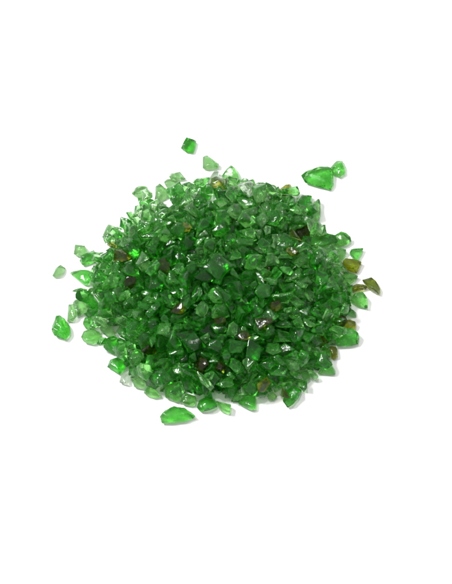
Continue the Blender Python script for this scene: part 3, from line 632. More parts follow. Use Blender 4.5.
# the smaller and deeper-lying chips of the same heap, past the three hundred that show largest; light and shade in their tones too
REST = '''
93 42 3002 -3452 232 444 801 -92 -391 mid
64 57 3372 984 810 564 -691 394 221 mid
61 64 -2298 1161 1110 368 164 -635 -659 mid
24 48 1154 1687 1206 707 -468 529 32 pale
24 60 2789 -219 966 75 -247 245 935 pale
55 41 3584 -2044 508 123 -687 -237 -676 deep
74 58 -881 1003 1313 287 184 -937 -75 pale
11 54 2448 1582 1147 11 -441 -218 -870 dolive
67 53 -735 506 1545 940 75 -254 216 deep
63 36 -571 -3854 987 439 -892 -81 70 deep
54 42 -3253 -2447 694 332 59 -404 850 mid
48 57 3144 2356 661 389 -146 -900 132 pale
32 55 -2543 1278 1214 93 553 -486 -671 light
94 49 -3066 -262 1079 607 -384 361 -595 mid
35 50 2627 -389 1259 416 56 20 -907 light
28 46 -684 -645 1402 865 66 498 13 mid
64 40 196 -1409 1332 507 516 107 683 deep
9 40 3885 -1248 688 764 -215 -166 585 light
8 43 -2266 -2902 680 302 28 -304 -903 mid
77 68 -22 3519 1029 496 -217 -411 -733 deep
41 68 321 -2180 1097 85 117 963 229 deep
74 51 -1304 -3395 829 709 659 218 -119 light
56 46 697 -1428 1322 537 443 714 70 deep
49 48 -1429 1849 1396 96 -842 432 -308 yolive
7 52 1258 -1126 1143 543 440 715 32 mid
45 68 1513 2926 892 160 -772 533 -307 pale
58 65 -2532 -2580 1198 198 -611 442 -627 mid
8 65 -317 -3897 339 194 -435 -40 -878 deep
61 51 3549 -1694 560 724 -137 -139 662 deep
18 66 -3243 2739 943 452 300 -564 -623 light
21 39 -1928 2881 1094 868 393 242 181 pale
94 52 1990 -4193 327 480 -112 495 716 olive
28 68 4253 -395 450 811 -235 -492 -213 mid
23 68 1422 2044 928 863 -333 157 346 mid
77 59 -2425 -905 1095 504 -560 582 -307 mid
20 46 3462 -2419 210 756 -260 -557 -227 mid
70 49 -1646 -2140 1247 526 -490 -36 695 mid
15 48 -4332 704 541 670 -310 38 673 mid
9 56 -3043 -3479 594 12 -918 3 -395 light
80 40 3078 -2622 450 106 -307 -476 818 light
82 61 -4179 -523 772 260 -918 -188 231 deep
0 38 -164 -2496 1156 66 573 -694 -432 mid
48 47 4034 816 533 130 651 -5 -748 pale
25 39 -1067 4395 590 195 948 51 247 mid
46 37 1464 1845 1183 606 358 -146 -695 pale
26 55 -1023 -4136 632 154 375 -119 906 deep
31 36 3923 546 564 677 -636 369 -30 light
16 49 199 1845 1159 67 223 -954 -191 deep
82 39 1614 -353 1340 30 44 -248 967 light
0 48 2911 1757 588 525 555 423 488 mid
2 69 4421 -198 369 514 360 -733 -263 mid
40 41 -2798 -749 1115 223 -269 -691 633 light
62 39 3714 781 750 476 -468 745 9 mid
65 49 -682 -3076 971 408 638 538 -371 mid
94 45 -3657 -258 1071 272 -342 570 -696 mid
85 56 -693 -1044 1503 772 13 -234 -591 mid
75 50 -538 -4225 428 871 150 -450 -129 mid
87 58 -2088 2333 926 353 635 633 -268 light
76 50 1201 -3832 607 380 -310 -708 -509 mid
73 68 -3587 -1694 337 646 56 172 -742 mid
7 50 552 3569 953 383 721 -571 -85 mid
82 51 368 -4192 73 59 792 582 -172 mid
44 53 1809 -3940 260 760 -65 -458 -457 light
24 61 2085 461 888 942 -175 -282 56 deep
30 42 -3807 100 950 598 508 -614 88 mid
35 57 -1367 -2081 1178 467 798 325 200 light
6 43 489 1501 1366 20 914 359 186 mid
85 45 -920 1177 1488 21 -224 795 -564 light
12 31 455 -3726 675 799 202 300 480 deep
30 36 -555 -3571 870 192 936 -41 293 mid
82 59 2903 -3049 465 329 34 858 -392 deep
31 42 -3010 1184 994 474 -388 -783 110 deep
45 46 -1320 2325 1203 374 825 -236 -351 deep
17 54 3560 1409 538 881 372 -65 -285 pale
2 49 -3766 2213 652 290 -905 285 -125 pale
36 43 2053 2304 992 840 -284 -336 316 mid
70 58 1859 3625 657 801 174 486 304 light
20 37 -4161 1937 419 111 -129 121 978 light
83 47 1196 325 1241 777 -214 -243 -541 light
42 49 -1912 1266 1284 660 -418 282 557 deep
70 63 -549 2271 1241 722 -440 535 3 mid
38 56 3048 949 856 469 607 -208 -607 light
15 41 1180 -4230 346 892 -187 198 360 mid
64 34 -4182 297 907 111 -979 134 108 light
21 44 -777 1608 1277 661 -85 -590 -455 pale
77 39 -1182 2039 1306 547 74 -346 759 mid
33 52 675 -4025 306 28 -651 735 188 light
66 47 1062 -2209 1285 711 491 -19 -503 deep
69 58 2875 -1598 827 891 -392 -114 -198 light
57 44 -3495 2219 793 122 734 -501 -442 mid
95 48 -1329 620 1200 556 598 564 -122 deep
15 52 4048 -1319 202 77 -865 271 -415 olive
46 60 34 -3531 559 391 -474 -283 -737 deep
13 68 -1102 869 1029 343 -900 244 -113 deep
41 43 2327 2569 903 744 117 658 -28 mid
71 37 63 1021 1374 107 -684 129 -710 mid
33 58 -634 -1201 1233 243 698 674 26 deep
19 40 -1172 3652 1118 139 595 768 -191 mid
30 46 -204 -200 1339 566 -72 700 -430 mid
53 37 981 -437 1244 221 -922 -300 106 mid
43 52 2949 2693 547 682 720 -129 -23 mid
36 54 1171 -2467 957 292 943 -153 -42 deep
2 75 1325 1085 1078 74 131 -978 147 pale
22 32 620 -1174 1352 222 888 -270 299 deep
68 63 -748 2947 929 344 603 661 -284 mid
23 53 1081 3460 748 344 209 218 889 light
65 38 1562 905 1308 141 350 -138 916 mid
54 34 -441 -3217 912 690 -311 33 -653 light
77 64 -362 599 1432 520 -424 252 698 light
46 35 -1929 2414 1145 302 -59 -430 848 light
5 68 -3179 -2772 405 132 -314 -940 6 pale
23 32 2148 -1382 1129 123 985 -64 106 light
79 47 -898 -2885 759 415 -675 -239 562 deep
86 38 1004 -2508 1116 942 -24 -246 228 light
8 45 1361 2693 1120 424 -442 166 -772 light
91 45 1994 -1371 911 735 -89 290 606 mid
69 44 -3355 -1326 859 344 151 -343 -861 mid
91 49 499 -1222 1111 336 -924 29 182 mid
85 49 611 -2995 838 300 -342 322 -830 deep
19 66 -1972 -2225 1033 49 -887 442 -124 light
34 57 -1819 1036 1327 92 -50 -785 -610 light
64 46 -223 3828 764 396 -479 -773 124 mid
15 49 -1848 -1140 1097 916 -361 -7 174 light
18 50 -2484 1881 1162 48 -381 812 440 mid
1 55 2642 -969 838 937 137 -114 -299 deep
48 52 -3391 641 922 91 52 -564 819 light
12 31 -3931 -1021 709 874 -409 54 -257 mid
75 45 922 -3653 525 624 -290 -249 682 light
86 35 1767 963 1200 733 -627 150 -216 deep
73 52 865 -2282 1029 198 161 957 -138 deep
43 56 297 -3687 545 424 -389 -543 -611 deep
16 31 163 -3784 876 319 13 -794 518 mid
71 39 -1070 -344 1164 233 356 -290 -857 light
22 42 1979 2009 746 626 142 498 -583 light
11 51 -3969 -1491 491 666 -382 59 -638 deep
17 39 -4133 1720 421 110 98 -723 675 olive
93 64 -1295 1683 1070 648 331 -622 -290 mid
24 37 -229 1226 1369 821 210 456 271 mid
77 54 3618 -375 453 149 406 720 -544 mid
94 51 -315 -3659 756 8 754 -445 482 deep
55 46 491 -659 1363 795 379 -313 357 deep
42 44 -643 1779 1075 447 513 -37 -732 pale
57 68 542 2381 930 796 -516 57 312 pale
32 58 926 896 1025 710 -79 -514 -476 mid
8 28 738 -469 1417 336 390 -348 783 deep
29 62 3760 1610 269 322 -44 848 -418 pale
11 31 545 -4313 345 658 126 -458 585 light
58 76 -3337 -2212 467 361 -49 266 892 mid
33 68 -4475 -372 288 729 -501 378 -274 light
42 49 1582 -3928 516 790 -382 340 338 mid
6 32 1876 -315 1059 157 969 15 188 light
71 68 1512 -1582 983 122 -193 -973 20 deep
53 52 3477 2142 697 422 -196 321 -825 light
6 49 -1381 -1114 1190 594 -261 -593 -476 deep
46 55 3446 -2092 236 804 -264 -178 502 olive
78 49 1290 -2872 673 968 -232 -76 54 deep
58 45 811 -3606 717 155 -659 671 -304 deep
92 31 -3403 -3054 443 678 -376 178 -605 deep
27 46 -4599 583 672 238 203 -517 -797 pale
81 42 -1454 -815 1434 150 461 210 849 mid
9 41 2871 -3146 206 497 316 -591 552 mid
39 43 -969 -1802 1194 531 445 607 -389 deep
74 42 979 -1153 1287 759 116 -386 512 mid
68 35 -1298 -1871 1170 309 206 -644 -669 mid
56 45 3502 -2632 225 558 806 -184 72 light
17 52 2067 2354 788 18 787 -602 134 pale
37 68 -449 -1575 1274 132 349 766 -523 mid
57 54 1858 -1178 951 966 -256 -18 -17 deep
35 37 1915 484 1086 73 -367 -693 -616 mid
53 68 -3107 -10 813 384 638 508 433 mid
77 34 3159 -529 991 299 759 233 -530 mid
40 68 2176 3673 223 687 107 10 -719 mid
71 31 2455 2281 664 634 747 157 127 light
33 40 3800 -2001 35 200 636 -729 -157 pale
5 43 661 -3731 533 549 -639 206 498 light
8 49 2116 2761 751 349 725 -115 -583 pale
83 41 2596 -639 946 221 121 -332 909 light
17 40 303 -1739 1137 416 -436 -789 119 deep
58 74 -1176 319 1292 283 231 -518 -774 light
14 33 1951 -1678 1135 150 357 -28 922 deep
69 37 637 362 1363 641 556 336 408 deep
13 47 -2982 -825 953 274 -465 500 -677 deep
47 53 3835 -1825 344 76 339 916 199 mid
47 40 136 -2607 1077 412 95 829 -367 deep
83 40 -1204 -841 1347 210 -822 120 515 deep
86 46 -3235 3395 256 203 -905 -268 262 pale
41 36 1026 2019 1198 42 -436 -791 -428 mid
7 36 -3652 -2208 387 536 -520 -82 -660 deep
25 33 2369 3684 419 820 378 64 426 mid
85 63 -1009 -1300 1046 112 597 640 -471 deep
58 58 423 -3039 991 871 -228 91 426 deep
21 52 -3332 1463 905 168 -385 -636 -648 mid
62 33 -170 895 1329 209 712 -478 -470 mid
17 53 -740 204 1363 152 187 503 830 light
8 33 3169 -3018 90 884 -74 76 455 deep
45 68 -325 -463 1084 479 384 -400 -681 deep
32 47 590 4179 692 496 198 154 -831 mid
90 82 -927 1920 1219 16 765 643 5 light
9 68 -978 -3915 164 940 1 11 -341 mid
16 48 2763 -1852 685 95 -687 460 -555 mid
39 35 -3480 -580 1039 319 -252 -807 -428 deep
22 53 -3952 1784 192 221 -78 833 -501 pale
50 82 367 -3362 567 451 888 -80 41 light
60 41 3337 -1596 587 894 67 -125 -425 mid
73 48 -58 2716 1251 465 -212 119 -851 mid
67 68 1026 1352 1046 34 -289 730 619 mid
48 62 -1785 1966 1086 422 649 25 -633 pale
33 38 -378 1351 1296 442 1 -836 -325 light
86 58 -45 -2083 854 466 295 25 834 deep
8 46 2011 1159 1028 55 928 -338 -148 pale
75 48 4294 -487 179 288 564 760 144 mid
17 33 4348 148 168 760 -89 -464 447 light
27 68 -276 -3109 638 165 -904 393 -14 mid
38 40 2871 601 848 245 -432 -799 -340 light
7 33 1462 -2466 858 275 486 613 -559 deep
31 33 -1658 1247 1209 475 -634 -62 607 light
64 34 -4800 382 482 113 -417 -240 -869 mid
0 39 26 638 1265 182 216 -892 354 mid
35 49 -3472 -1858 569 404 75 158 -898 mid
86 33 1622 3551 675 517 -533 603 -292 light
90 51 4223 709 272 178 -329 -609 699 deep
45 41 1424 -4036 324 808 230 503 -205 mid
24 53 3590 378 482 902 52 -338 264 mid
65 62 -128 -1138 1285 94 -14 115 -989 mid
62 29 1705 1314 1099 118 501 -826 -229 pale
19 41 1489 1400 1138 164 141 895 -391 deep
54 48 204 318 1359 293 -40 -100 950 deep
27 68 1666 -2222 660 244 -662 -689 -167 light
32 47 -4133 1218 594 628 -704 96 -316 mid
94 43 2351 -2395 671 609 217 435 -626 deep
75 41 -1954 -2763 916 288 -200 811 -469 deep
77 41 3081 1521 421 286 346 -434 -781 light
54 40 1273 -3107 519 99 295 -582 -752 mid
82 64 -1426 3506 954 415 -632 625 -194 mid
83 44 1463 3494 863 253 741 440 -440 pale
18 73 -2886 -2592 313 124 297 474 820 deep
91 42 639 2175 1024 499 -690 -269 450 deep
83 44 -170 -2853 1143 407 -388 558 610 deep
64 51 -4240 2104 191 520 -764 169 342 pale
32 56 -3825 814 479 892 -400 192 93 light
4 42 -354 -3302 784 20 306 -604 -736 deep
67 43 1954 3906 443 213 639 -164 -721 light
41 32 1442 1604 1086 649 -388 -547 -360 deep
62 31 -2168 -1074 1240 165 514 2 842 mid
34 84 294 -2973 771 360 -258 432 -786 deep
9 66 2061 -1777 773 157 -182 -850 469 deep
90 46 -3725 -864 693 251 962 44 -96 deep
35 45 -291 1000 1175 660 -135 -512 -533 deep
35 52 -1614 2223 1037 374 833 396 -94 mid
3 43 -4134 -1363 260 177 671 -664 -279 pale
73 46 1429 845 923 248 -398 -777 -420 mid
27 49 -1333 2368 1104 174 650 724 153 pale
59 59 -2271 -3523 564 480 -807 -164 303 deep
3 59 -5175 -54 284 534 -773 -98 -328 light
39 28 1946 -87 944 236 -20 31 971 deep
9 41 2320 -969 890 474 98 -82 -871 deep
80 45 -3258 -3307 247 123 804 165 -558 mid
87 55 1421 -2583 610 393 832 277 -277 deep
78 55 -472 -3091 671 338 -87 411 842 mid
18 49 -3932 -957 411 686 -186 57 701 mid
37 64 333 3008 870 893 420 161 -20 pale
24 33 3198 54 778 574 -241 75 -779 deep
56 59 -1788 -2877 609 101 948 -91 -287 mid
27 37 -4643 1471 339 142 -125 945 -266 pale
85 68 875 4364 292 223 549 806 9 light
42 76 502 -3651 191 219 80 -307 -923 deep
65 25 2649 -3267 305 605 774 -46 182 mid
35 64 -2111 2879 828 408 756 -497 -121 mid
14 62 -2675 -3194 426 480 -426 90 -762 deep
11 40 -2493 670 1060 828 -406 -239 305 light
52 36 -1565 793 1183 607 -20 -431 668 mid
2 65 4218 -927 102 181 -353 901 178 deep
93 40 1447 289 1035 137 -882 -335 -302 olive
25 30 -2355 3589 80 339 -741 -541 -206 light
51 68 -1162 224 1069 879 134 -146 434 deep
40 26 605 -2194 1172 483 476 119 725 light
52 68 10 108 1061 358 335 482 -726 deep
68 47 -11 1417 1177 794 68 468 382 light
36 55 2784 -295 608 875 99 150 450 light
79 60 -1973 889 1095 250 -291 -11 -923 deep
75 43 274 980 1098 20 -82 13 996 light
90 74 2625 1360 894 454 -886 -86 42 light
48 39 -1771 -780 1126 320 865 -383 -60 deep
10 42 2395 410 861 636 249 605 -409 deep
70 53 -3791 -1326 320 303 933 188 -45 pale
67 62 -2631 -2111 766 591 -678 -193 -392 mid
43 58 3136 291 667 357 -239 -33 -902 pale
12 37 -1003 -1532 1022 420 -338 722 434 deep
85 32 -2791 1347 1052 491 308 814 -15 light
22 53 3024 -2773 86 127 -864 24 -486 mid
80 22 -4397 1966 339 728 -12 672 -133 mid
87 44 -128 -3882 535 765 46 282 577 deep
75 29 2447 -3735 71 4 355 422 -834 light
58 84 -59 4531 369 806 259 467 254 light
35 46 3154 2003 683 477 803 112 339 mid
23 68 2005 -435 785 417 -893 -126 114 light
49 68 -1644 -1979 853 126 707 694 52 light
55 37 2365 2906 621 342 199 -457 -797 mid
35 58 3195 -396 686 208 -933 170 -239 deep
37 47 -2404 1800 996 705 46 -366 -605 light
19 62 -1311 -672 1298 235 229 16 945 deep
35 58 -1329 -3731 341 7 808 562 -178 light
48 55 -1601 2920 837 358 -934 22 -6 light
5 45 -4795 -36 178 442 -716 368 395 pale
8 48 78 4120 508 825 296 -268 -400 pale
59 53 -3079 -407 870 298 324 886 -146 mid
86 67 1003 1298 728 457 831 -281 148 mid
50 42 2543 -1638 870 784 -489 -268 -275 deep
90 84 1450 582 995 28 200 -309 929 mid
45 42 -2478 2933 815 570 640 -358 -370 pale
80 43 -1927 -406 1139 487 -722 490 -15 mid
60 48 1554 -3032 545 789 -478 -371 -104 light
89 32 28 -1687 907 95 -252 335 -903 mid
25 26 2840 421 1018 407 -350 533 654 deep
1 68 -364 4269 310 8 605 210 768 mid
46 53 1970 3375 563 958 55 -259 114 mid
47 31 237 1513 1303 530 408 129 -732 light
22 53 -2080 3950 415 315 -769 -84 549 mid
38 27 -2195 -3875 64 508 658 356 427 light
77 68 2287 886 776 993 -73 63 69 mid
39 53 2660 414 732 495 678 264 -475 mid
92 68 -2180 -1405 449 470 -170 -21 -866 deep
17 40 -1138 -3341 496 772 106 -412 472 deep
26 38 4208 788 414 377 -829 379 -165 mid
10 84 323 3291 687 196 -80 384 -899 pale
4 43 2810 -906 639 812 571 -109 60 pale
24 52 -923 1487 1068 441 -376 -67 -812 mid
83 51 -654 -2656 491 66 237 -117 962 deep
92 52 173 -954 973 631 189 -752 35 mid
7 35 -3269 -749 921 318 852 393 -133 light
59 54 -468 -2673 970 379 172 -532 737 deep
92 27 2139 133 794 368 -844 61 385 light
77 38 -2557 -1593 871 253 -934 241 -76 deep
20 33 -3822 1623 316 803 588 101 -9 light
13 47 87 -1547 858 319 -811 -380 -310 mid
45 68 1871 69 709 302 719 581 231 light
63 68 827 1663 1021 180 -760 554 -290 light
73 32 1503 -1114 1027 417 810 -150 385 deep
86 62 2027 -2268 439 689 204 311 622 deep
7 68 -989 -597 892 145 947 84 274 mid
8 34 684 4440 515 31 447 -856 257 pale
14 43 3079 -1200 727 354 -169 824 -409 pale
44 30 -57 -3939 58 132 -454 847 -244 mid
0 39 2061 -1936 594 580 768 -221 156 deep
21 53 -2123 -2239 803 264 133 363 884 deep
41 68 -2615 1629 790 224 392 -364 815 mid
21 30 -2471 -2988 526 156 220 358 894 light
81 68 -2892 205 551 177 971 -132 -90 pale
95 39 -1404 929 981 549 346 -279 708 mid
29 28 1493 -242 1205 515 -493 -649 -264 light
79 30 -982 2414 990 709 56 505 -489 mid
28 31 -1115 -1717 1090 87 902 -254 -339 deep
30 67 -1170 3723 368 198 -303 860 -361 pale
59 47 4034 -1013 409 334 385 432 744 deep
2 84 -1321 -1622 680 647 128 -143 -738 mid
60 54 -1084 -2214 677 895 -376 135 199 mid
88 30 1653 481 856 699 393 -586 -117 deep
20 41 -709 1346 1330 276 820 411 287 mid
86 39 -307 -762 1344 507 127 -54 851 deep
52 31 -2815 72 871 671 -4 726 150 deep
54 39 -553 -2807 712 690 666 -208 -193 mid
79 36 1122 -2845 917 354 148 -287 -878 deep
14 56 -3543 96 814 150 -33 -909 388 deep
24 42 1598 1762 886 278 304 -686 600 mid
32 48 -1777 -3452 120 159 -113 375 906 deep
80 32 -1394 -1241 901 249 -916 249 193 deep
78 60 -2837 916 884 304 -872 5 -385 light
37 67 -637 -28 1295 727 -463 316 396 deep
82 36 -1422 1791 1144 577 -31 736 -353 mid
75 61 3013 -1485 458 767 -571 292 -12 deep
7 38 -4157 1513 355 327 772 423 -344 pale
17 34 -4412 424 798 800 -184 343 456 light
53 36 -1227 -1110 1031 256 -358 835 -330 deep
1 68 1434 -1712 716 408 194 -224 -863 light
86 39 2726 -550 810 892 295 -226 -259 light
49 43 -26 -2853 932 482 -286 -236 793 mid
95 68 -187 3612 420 588 -417 -174 670 mid
68 54 2181 2055 373 823 396 -382 -141 mid
57 41 2589 256 872 404 326 378 -767 pale
38 35 287 816 1287 755 -550 329 -142 mid
42 84 -1078 -3275 254 495 -461 590 -441 deep
12 68 2375 -3127 310 12 927 -338 -161 mid
6 43 1865 4194 90 894 -81 -387 -211 mid
76 40 2093 3147 772 365 250 131 887 light
24 59 -629 558 1187 842 -142 -124 505 deep
42 46 2963 67 463 732 -92 42 674 light
53 68 -3527 498 599 100 780 576 -220 pale
70 40 2844 1381 421 901 7 190 -389 mid
10 38 -3257 -2521 502 28 -218 142 -965 mid
14 51 -1337 2964 946 294 820 481 -99 mid
38 46 1669 -945 863 96 -132 -922 -350 mid
74 84 1406 3540 477 700 -489 245 -459 pale
36 35 392 -3051 453 549 -269 791 -26 deep
71 52 -1741 184 1126 718 11 304 -626 mid
48 35 2176 3082 573 830 517 -194 80 deep
62 42 980 -1466 1015 958 272 -63 -64 deep
28 61 2134 2641 312 241 -767 -315 -504 deep
94 68 -2194 -928 840 116 -110 -932 -326 mid
83 40 3253 -46 614 538 -102 -139 -825 light
48 51 -2129 1295 785 955 112 -58 269 mid
8 34 4129 -189 74 96 852 -482 -181 mid
56 33 -3454 -2419 534 328 -897 -85 285 deep
5 36 -616 -429 1084 513 -570 -603 -220 mid
54 33 -1694 -2030 1075 435 37 -708 -555 mid
43 48 1140 223 1105 183 200 -516 -813 deep
66 73 3237 -681 98 948 -224 114 -195 deep
47 37 -2838 -2919 223 127 211 139 959 deep
37 59 1529 -2811 290 517 787 -220 -253 deep
39 48 -3840 2228 310 893 43 -32 446 light
90 84 991 -3430 245 239 -599 -588 488 light
31 34 -4794 749 166 598 284 747 62 light
25 53 -2390 3112 498 790 118 598 60 mid
3 35 -4566 886 340 52 -977 168 119 mid
20 53 2352 2 752 660 728 68 174 deep
9 37 -1013 -863 1142 906 341 -142 -207 mid
5 30 -1619 -3737 46 277 -354 -892 -34 mid
95 34 -2095 -3112 204 308 -627 -602 -388 light
27 57 1132 -905 840 291 176 -332 880 mid
49 47 295 196 989 660 308 -506 -461 deep
81 23 168 1257 1266 28 -731 -615 -294 light
67 37 -581 -566 1169 58 776 493 390 deep
24 46 2214 -1343 383 177 -220 -932 226 mid
58 70 416 305 629 922 296 247 -21 mid
14 39 84 2272 997 143 -714 -620 292 pale
36 47 -1198 2424 926 18 -837 524 159 mid
92 63 -504 1287 995 222 887 -40 403 mid
5 36 64 760 1121 559 575 198 -564 deep
5 38 -1448 -3898 100 764 -15 1 645 pale
21 64 3015 -1914 318 173 -845 111 494 deep
57 52 535 -1993 765 922 101 -170 -334 deep
91 54 -3439 1148 711 313 772 -346 -431 mid
71 40 2097 4173 198 657 -450 -512 -321 light
95 44 -2257 -190 618 341 571 587 461 mid
49 45 210 -1779 940 733 357 68 575 deep
40 68 671 53 932 136 430 -831 326 light
59 39 807 237 1234 668 -59 -308 675 mid
93 46 -1223 4239 165 379 144 -900 160 pale
36 36 -3249 568 561 238 375 895 36 mid
10 50 2818 -700 584 313 229 -796 464 light
72 35 -3692 -736 526 400 765 323 388 light
47 53 -59 1009 896 612 -480 -529 341 deep
55 53 -1683 -912 776 379 -490 50 -783 mid
86 51 -2073 1617 895 133 -238 -712 -647 deep
69 49 3117 -834 161 344 -646 680 -41 mid
39 68 3673 -213 157 101 498 -815 279 mid
25 22 4263 190 29 145 -325 -917 -178 mid
24 65 1012 -2910 385 6 176 363 -915 deep
11 48 3690 -1394 210 760 -354 13 545 mid
18 43 2581 3810 109 194 486 -260 -812 pale
36 43 175 -2378 740 747 584 -276 -160 mid
3 55 -3470 881 629 60 -174 966 -182 deep
10 84 328 2602 676 698 80 129 700 pale
24 37 630 -3057 441 628 -62 -357 -688 mid
25 68 -350 1961 918 261 961 70 -65 mid
53 67 1815 -1293 163 891 9 2 -454 deep
22 55 -4466 1183 179 643 716 260 74 pale
18 56 -4441 -334 393 518 -26 145 843 light
90 78 2784 55 664 128 -899 41 -418 light
57 44 -1576 -2592 830 418 -579 -698 -55 mid
93 35 2152 -1377 675 480 505 -521 -493 deep
85 55 -2567 1255 880 104 286 -657 690 deep
67 49 -1839 -1278 939 191 -556 -809 3 deep
49 57 -2155 -855 1124 26 -572 0 -820 deep
19 42 646 1859 1075 266 278 784 -487 pale
94 43 -3385 -2946 149 26 -589 808 -8 light
57 47 2535 3568 224 513 711 -169 450 pale
60 52 3683 736 464 140 474 383 780 light
88 42 -2210 2790 542 362 78 -284 -885 pale
79 68 296 1873 863 823 93 64 -556 mid
27 39 3293 -1275 546 806 185 -25 -562 light
61 40 -2765 -1576 781 377 730 68 565 light
6 37 118 -745 1286 85 -845 163 -503 deep
33 37 -1701 1335 1014 900 215 46 -376 mid
53 37 2670 3038 681 415 -749 468 -217 pale
73 29 3076 568 807 519 588 -56 -618 mid
48 34 1556 806 1109 36 173 284 -942 light
40 35 -556 -3974 221 20 -334 -138 -932 mid
81 26 -2435 3768 66 311 -17 56 -949 light
89 62 1097 -3949 374 720 -203 -333 -574 mid
26 84 -3565 -2533 331 327 916 203 -108 light
30 48 2352 2983 318 765 266 103 577 pale
27 66 2617 -2390 590 532 -839 -53 -100 deep
30 50 2314 3307 400 295 -948 -100 59 mid
84 29 4248 -851 402 32 -679 444 584 light
80 37 150 3616 379 353 639 507 458 mid
87 53 1113 2645 719 278 -186 -489 -806 mid
48 41 765 3492 646 619 631 464 50 mid
69 29 -2459 -2781 429 394 845 -205 298 deep
61 50 1426 -2206 993 932 159 -272 176 mid
74 31 1293 2849 719 927 -215 126 -279 mid
42 54 -2311 -2928 160 949 -104 -64 291 deep
4 68 -3883 -685 164 54 -62 -282 956 light
22 68 1137 3342 108 12 -836 222 -502 mid
20 68 260 694 412 717 209 -246 -618 deep
52 52 -880 -3636 443 121 -275 -943 -141 mid
62 57 902 2226 665 523 -833 -82 163 mid
37 52 -2410 -2576 438 710 646 -188 208 mid
32 67 -1110 -2577 715 966 -181 120 138 deep
90 84 -684 -192 902 25 -635 177 -752 deep
10 79 -2636 2049 733 125 -824 -540 -120 pale
30 68 -244 2575 753 516 8 319 795 mid
41 67 361 623 866 9 -750 -659 52 deep
43 37 107 3902 622 451 800 -349 -186 light
12 52 -1972 -487 762 525 -285 221 -771 mid
94 50 -919 -63 896 678 338 -31 653 light
17 35 -874 -2092 770 701 -557 151 -419 mid
51 35 -1095 2065 975 182 575 272 -750 deep
57 54 1229 -4003 138 4 272 -962 -8 deep
7 68 397 4158 257 868 338 -30 362 mid
65 29 1775 -3527 71 258 4 3 -966 light
83 68 3188 -1655 264 535 -34 99 838 mid
31 40 -1043 -2728 500 414 770 -409 261 deep
14 51 -2219 -1276 806 524 826 -92 -184 deep
42 60 -424 1786 599 201 -932 145 -264 pale
72 37 -883 -1041 888 482 393 527 -579 deep
83 30 -1940 -1805 828 757 -553 278 -208 deep
41 34 -2001 -855 1273 661 308 481 486 light
89 46 769 -2499 430 758 449 -424 -210 mid
41 68 1173 1755 653 614 403 -425 -529 deep
31 35 1748 3958 343 876 238 -237 -345 light
32 46 -3007 -1249 642 470 337 158 801 deep
12 37 1403 -175 739 105 14 -598 -794 deep
75 54 -2273 903 888 334 -739 453 -369 light
8 30 -2387 -2406 773 369 472 437 672 deep
8 66 -2312 241 1054 45 -564 755 332 mid
70 47 -128 3063 990 597 -450 416 -518 pale
61 37 910 -1908 753 196 -903 -195 -329 deep
76 50 -3451 2952 395 471 -41 840 265 light
7 68 -1860 1647 528 9 379 -687 -620 deep
93 47 1685 2530 534 373 214 92 898 pale
49 60 1181 -2172 744 129 200 864 443 mid
43 43 1617 2301 627 294 767 -183 -540 mid
4 37 -3135 872 757 227 -486 669 -514 light
12 33 2415 -1641 525 535 -780 22 -326 light
44 45 -705 2562 843 447 -206 210 845 light
33 33 -1518 -1702 875 884 -224 409 -22 deep
64 51 -2880 491 956 752 90 12 -652 deep
77 42 2155 228 1097 848 -211 433 222 deep
6 68 -1514 -2720 313 88 -524 408 742 mid
92 59 -687 -2524 229 304 -947 72 72 deep
73 50 -3638 -983 335 188 -296 -8 -936 light
6 68 -2898 728 481 219 422 -829 295 light
75 68 -189 3247 530 710 480 401 322 light
72 33 -563 -3607 589 176 -102 695 690 mid
39 55 -2651 -109 722 3 -310 326 893 light
37 25 -4195 27 773 837 -79 -323 434 light
18 49 1888 1788 740 824 339 -51 -451 light
25 37 339 -1456 1089 243 -904 274 -220 mid
58 64 391 1313 1112 301 384 -700 -522 mid
65 25 -2960 -2113 711 712 -352 -523 310 mid
27 44 -3988 -1192 124 13 706 708 0 light
77 68 3143 -93 163 497 -68 750 -430 deep
70 59 -2843 -1794 523 337 -883 324 -38 mid
12 68 -3659 -416 517 421 -724 -440 -324 light
82 51 -2050 -3090 429 195 -922 222 250 deep
65 49 -1132 -1172 531 173 -304 910 220 light
32 68 161 1464 621 244 -690 -641 232 pale
61 44 2547 1762 443 490 178 288 804 mid
79 40 -3487 2283 351 350 896 198 187 light
80 42 2029 2355 526 727 350 -525 -269 mid
36 48 827 -2443 694 521 -211 -471 680 deep
61 43 -380 -61 773 297 769 511 -242 deep
44 42 3979 469 399 38 -16 -961 274 light
0 32 -4291 1041 310 88 -536 213 -812 mid
19 54 -2666 -886 808 751 494 172 403 light
17 60 1755 928 808 627 200 -321 681 pale
17 47 -1042 -1434 795 266 345 -889 -139 deep
14 50 420 640 1094 13 -110 892 439 light
37 56 1285 3837 761 693 471 233 494 mid
38 58 1217 -619 1143 283 205 579 736 deep
34 62 -40 -3188 107 786 -555 -198 -186 light
85 48 302 -3293 165 598 -405 269 637 mid
19 41 -3783 -1138 242 180 281 124 935 light
42 46 2080 -1657 398 100 145 974 -144 deep
71 30 644 -2756 528 240 471 -793 -302 deep
7 45 790 -418 941 786 -580 168 -132 deep
70 31 -2767 -2231 884 598 -124 789 -74 pale
75 45 1638 304 825 11 -436 -692 576 mid
81 57 -2920 1733 701 860 -65 446 242 pale
10 46 508 -2348 795 930 157 66 -327 deep
70 40 -2973 1339 697 833 -227 -234 -447 deep
11 42 -941 1878 925 695 158 -135 -689 pale
27 32 -2724 -1190 868 771 473 338 -260 deep
67 37 -111 -792 1323 508 -406 563 510 mid
49 45 -868 -1533 1307 699 -666 180 -190 deep
62 45 -243 1734 1193 7 -72 994 85 deep
4 53 3612 -1516 155 123 911 -390 -53 mid
2 84 -2961 -2195 253 288 -769 -570 -21 deep
63 34 1464 -696 545 864 4 213 456 mid
23 34 2402 2491 135 179 -552 560 -592 light
88 52 1632 -1463 467 450 -140 -333 817 mid
37 47 -4721 650 344 863 319 313 -235 mid
16 49 2985 534 469 175 -790 -285 -515 light
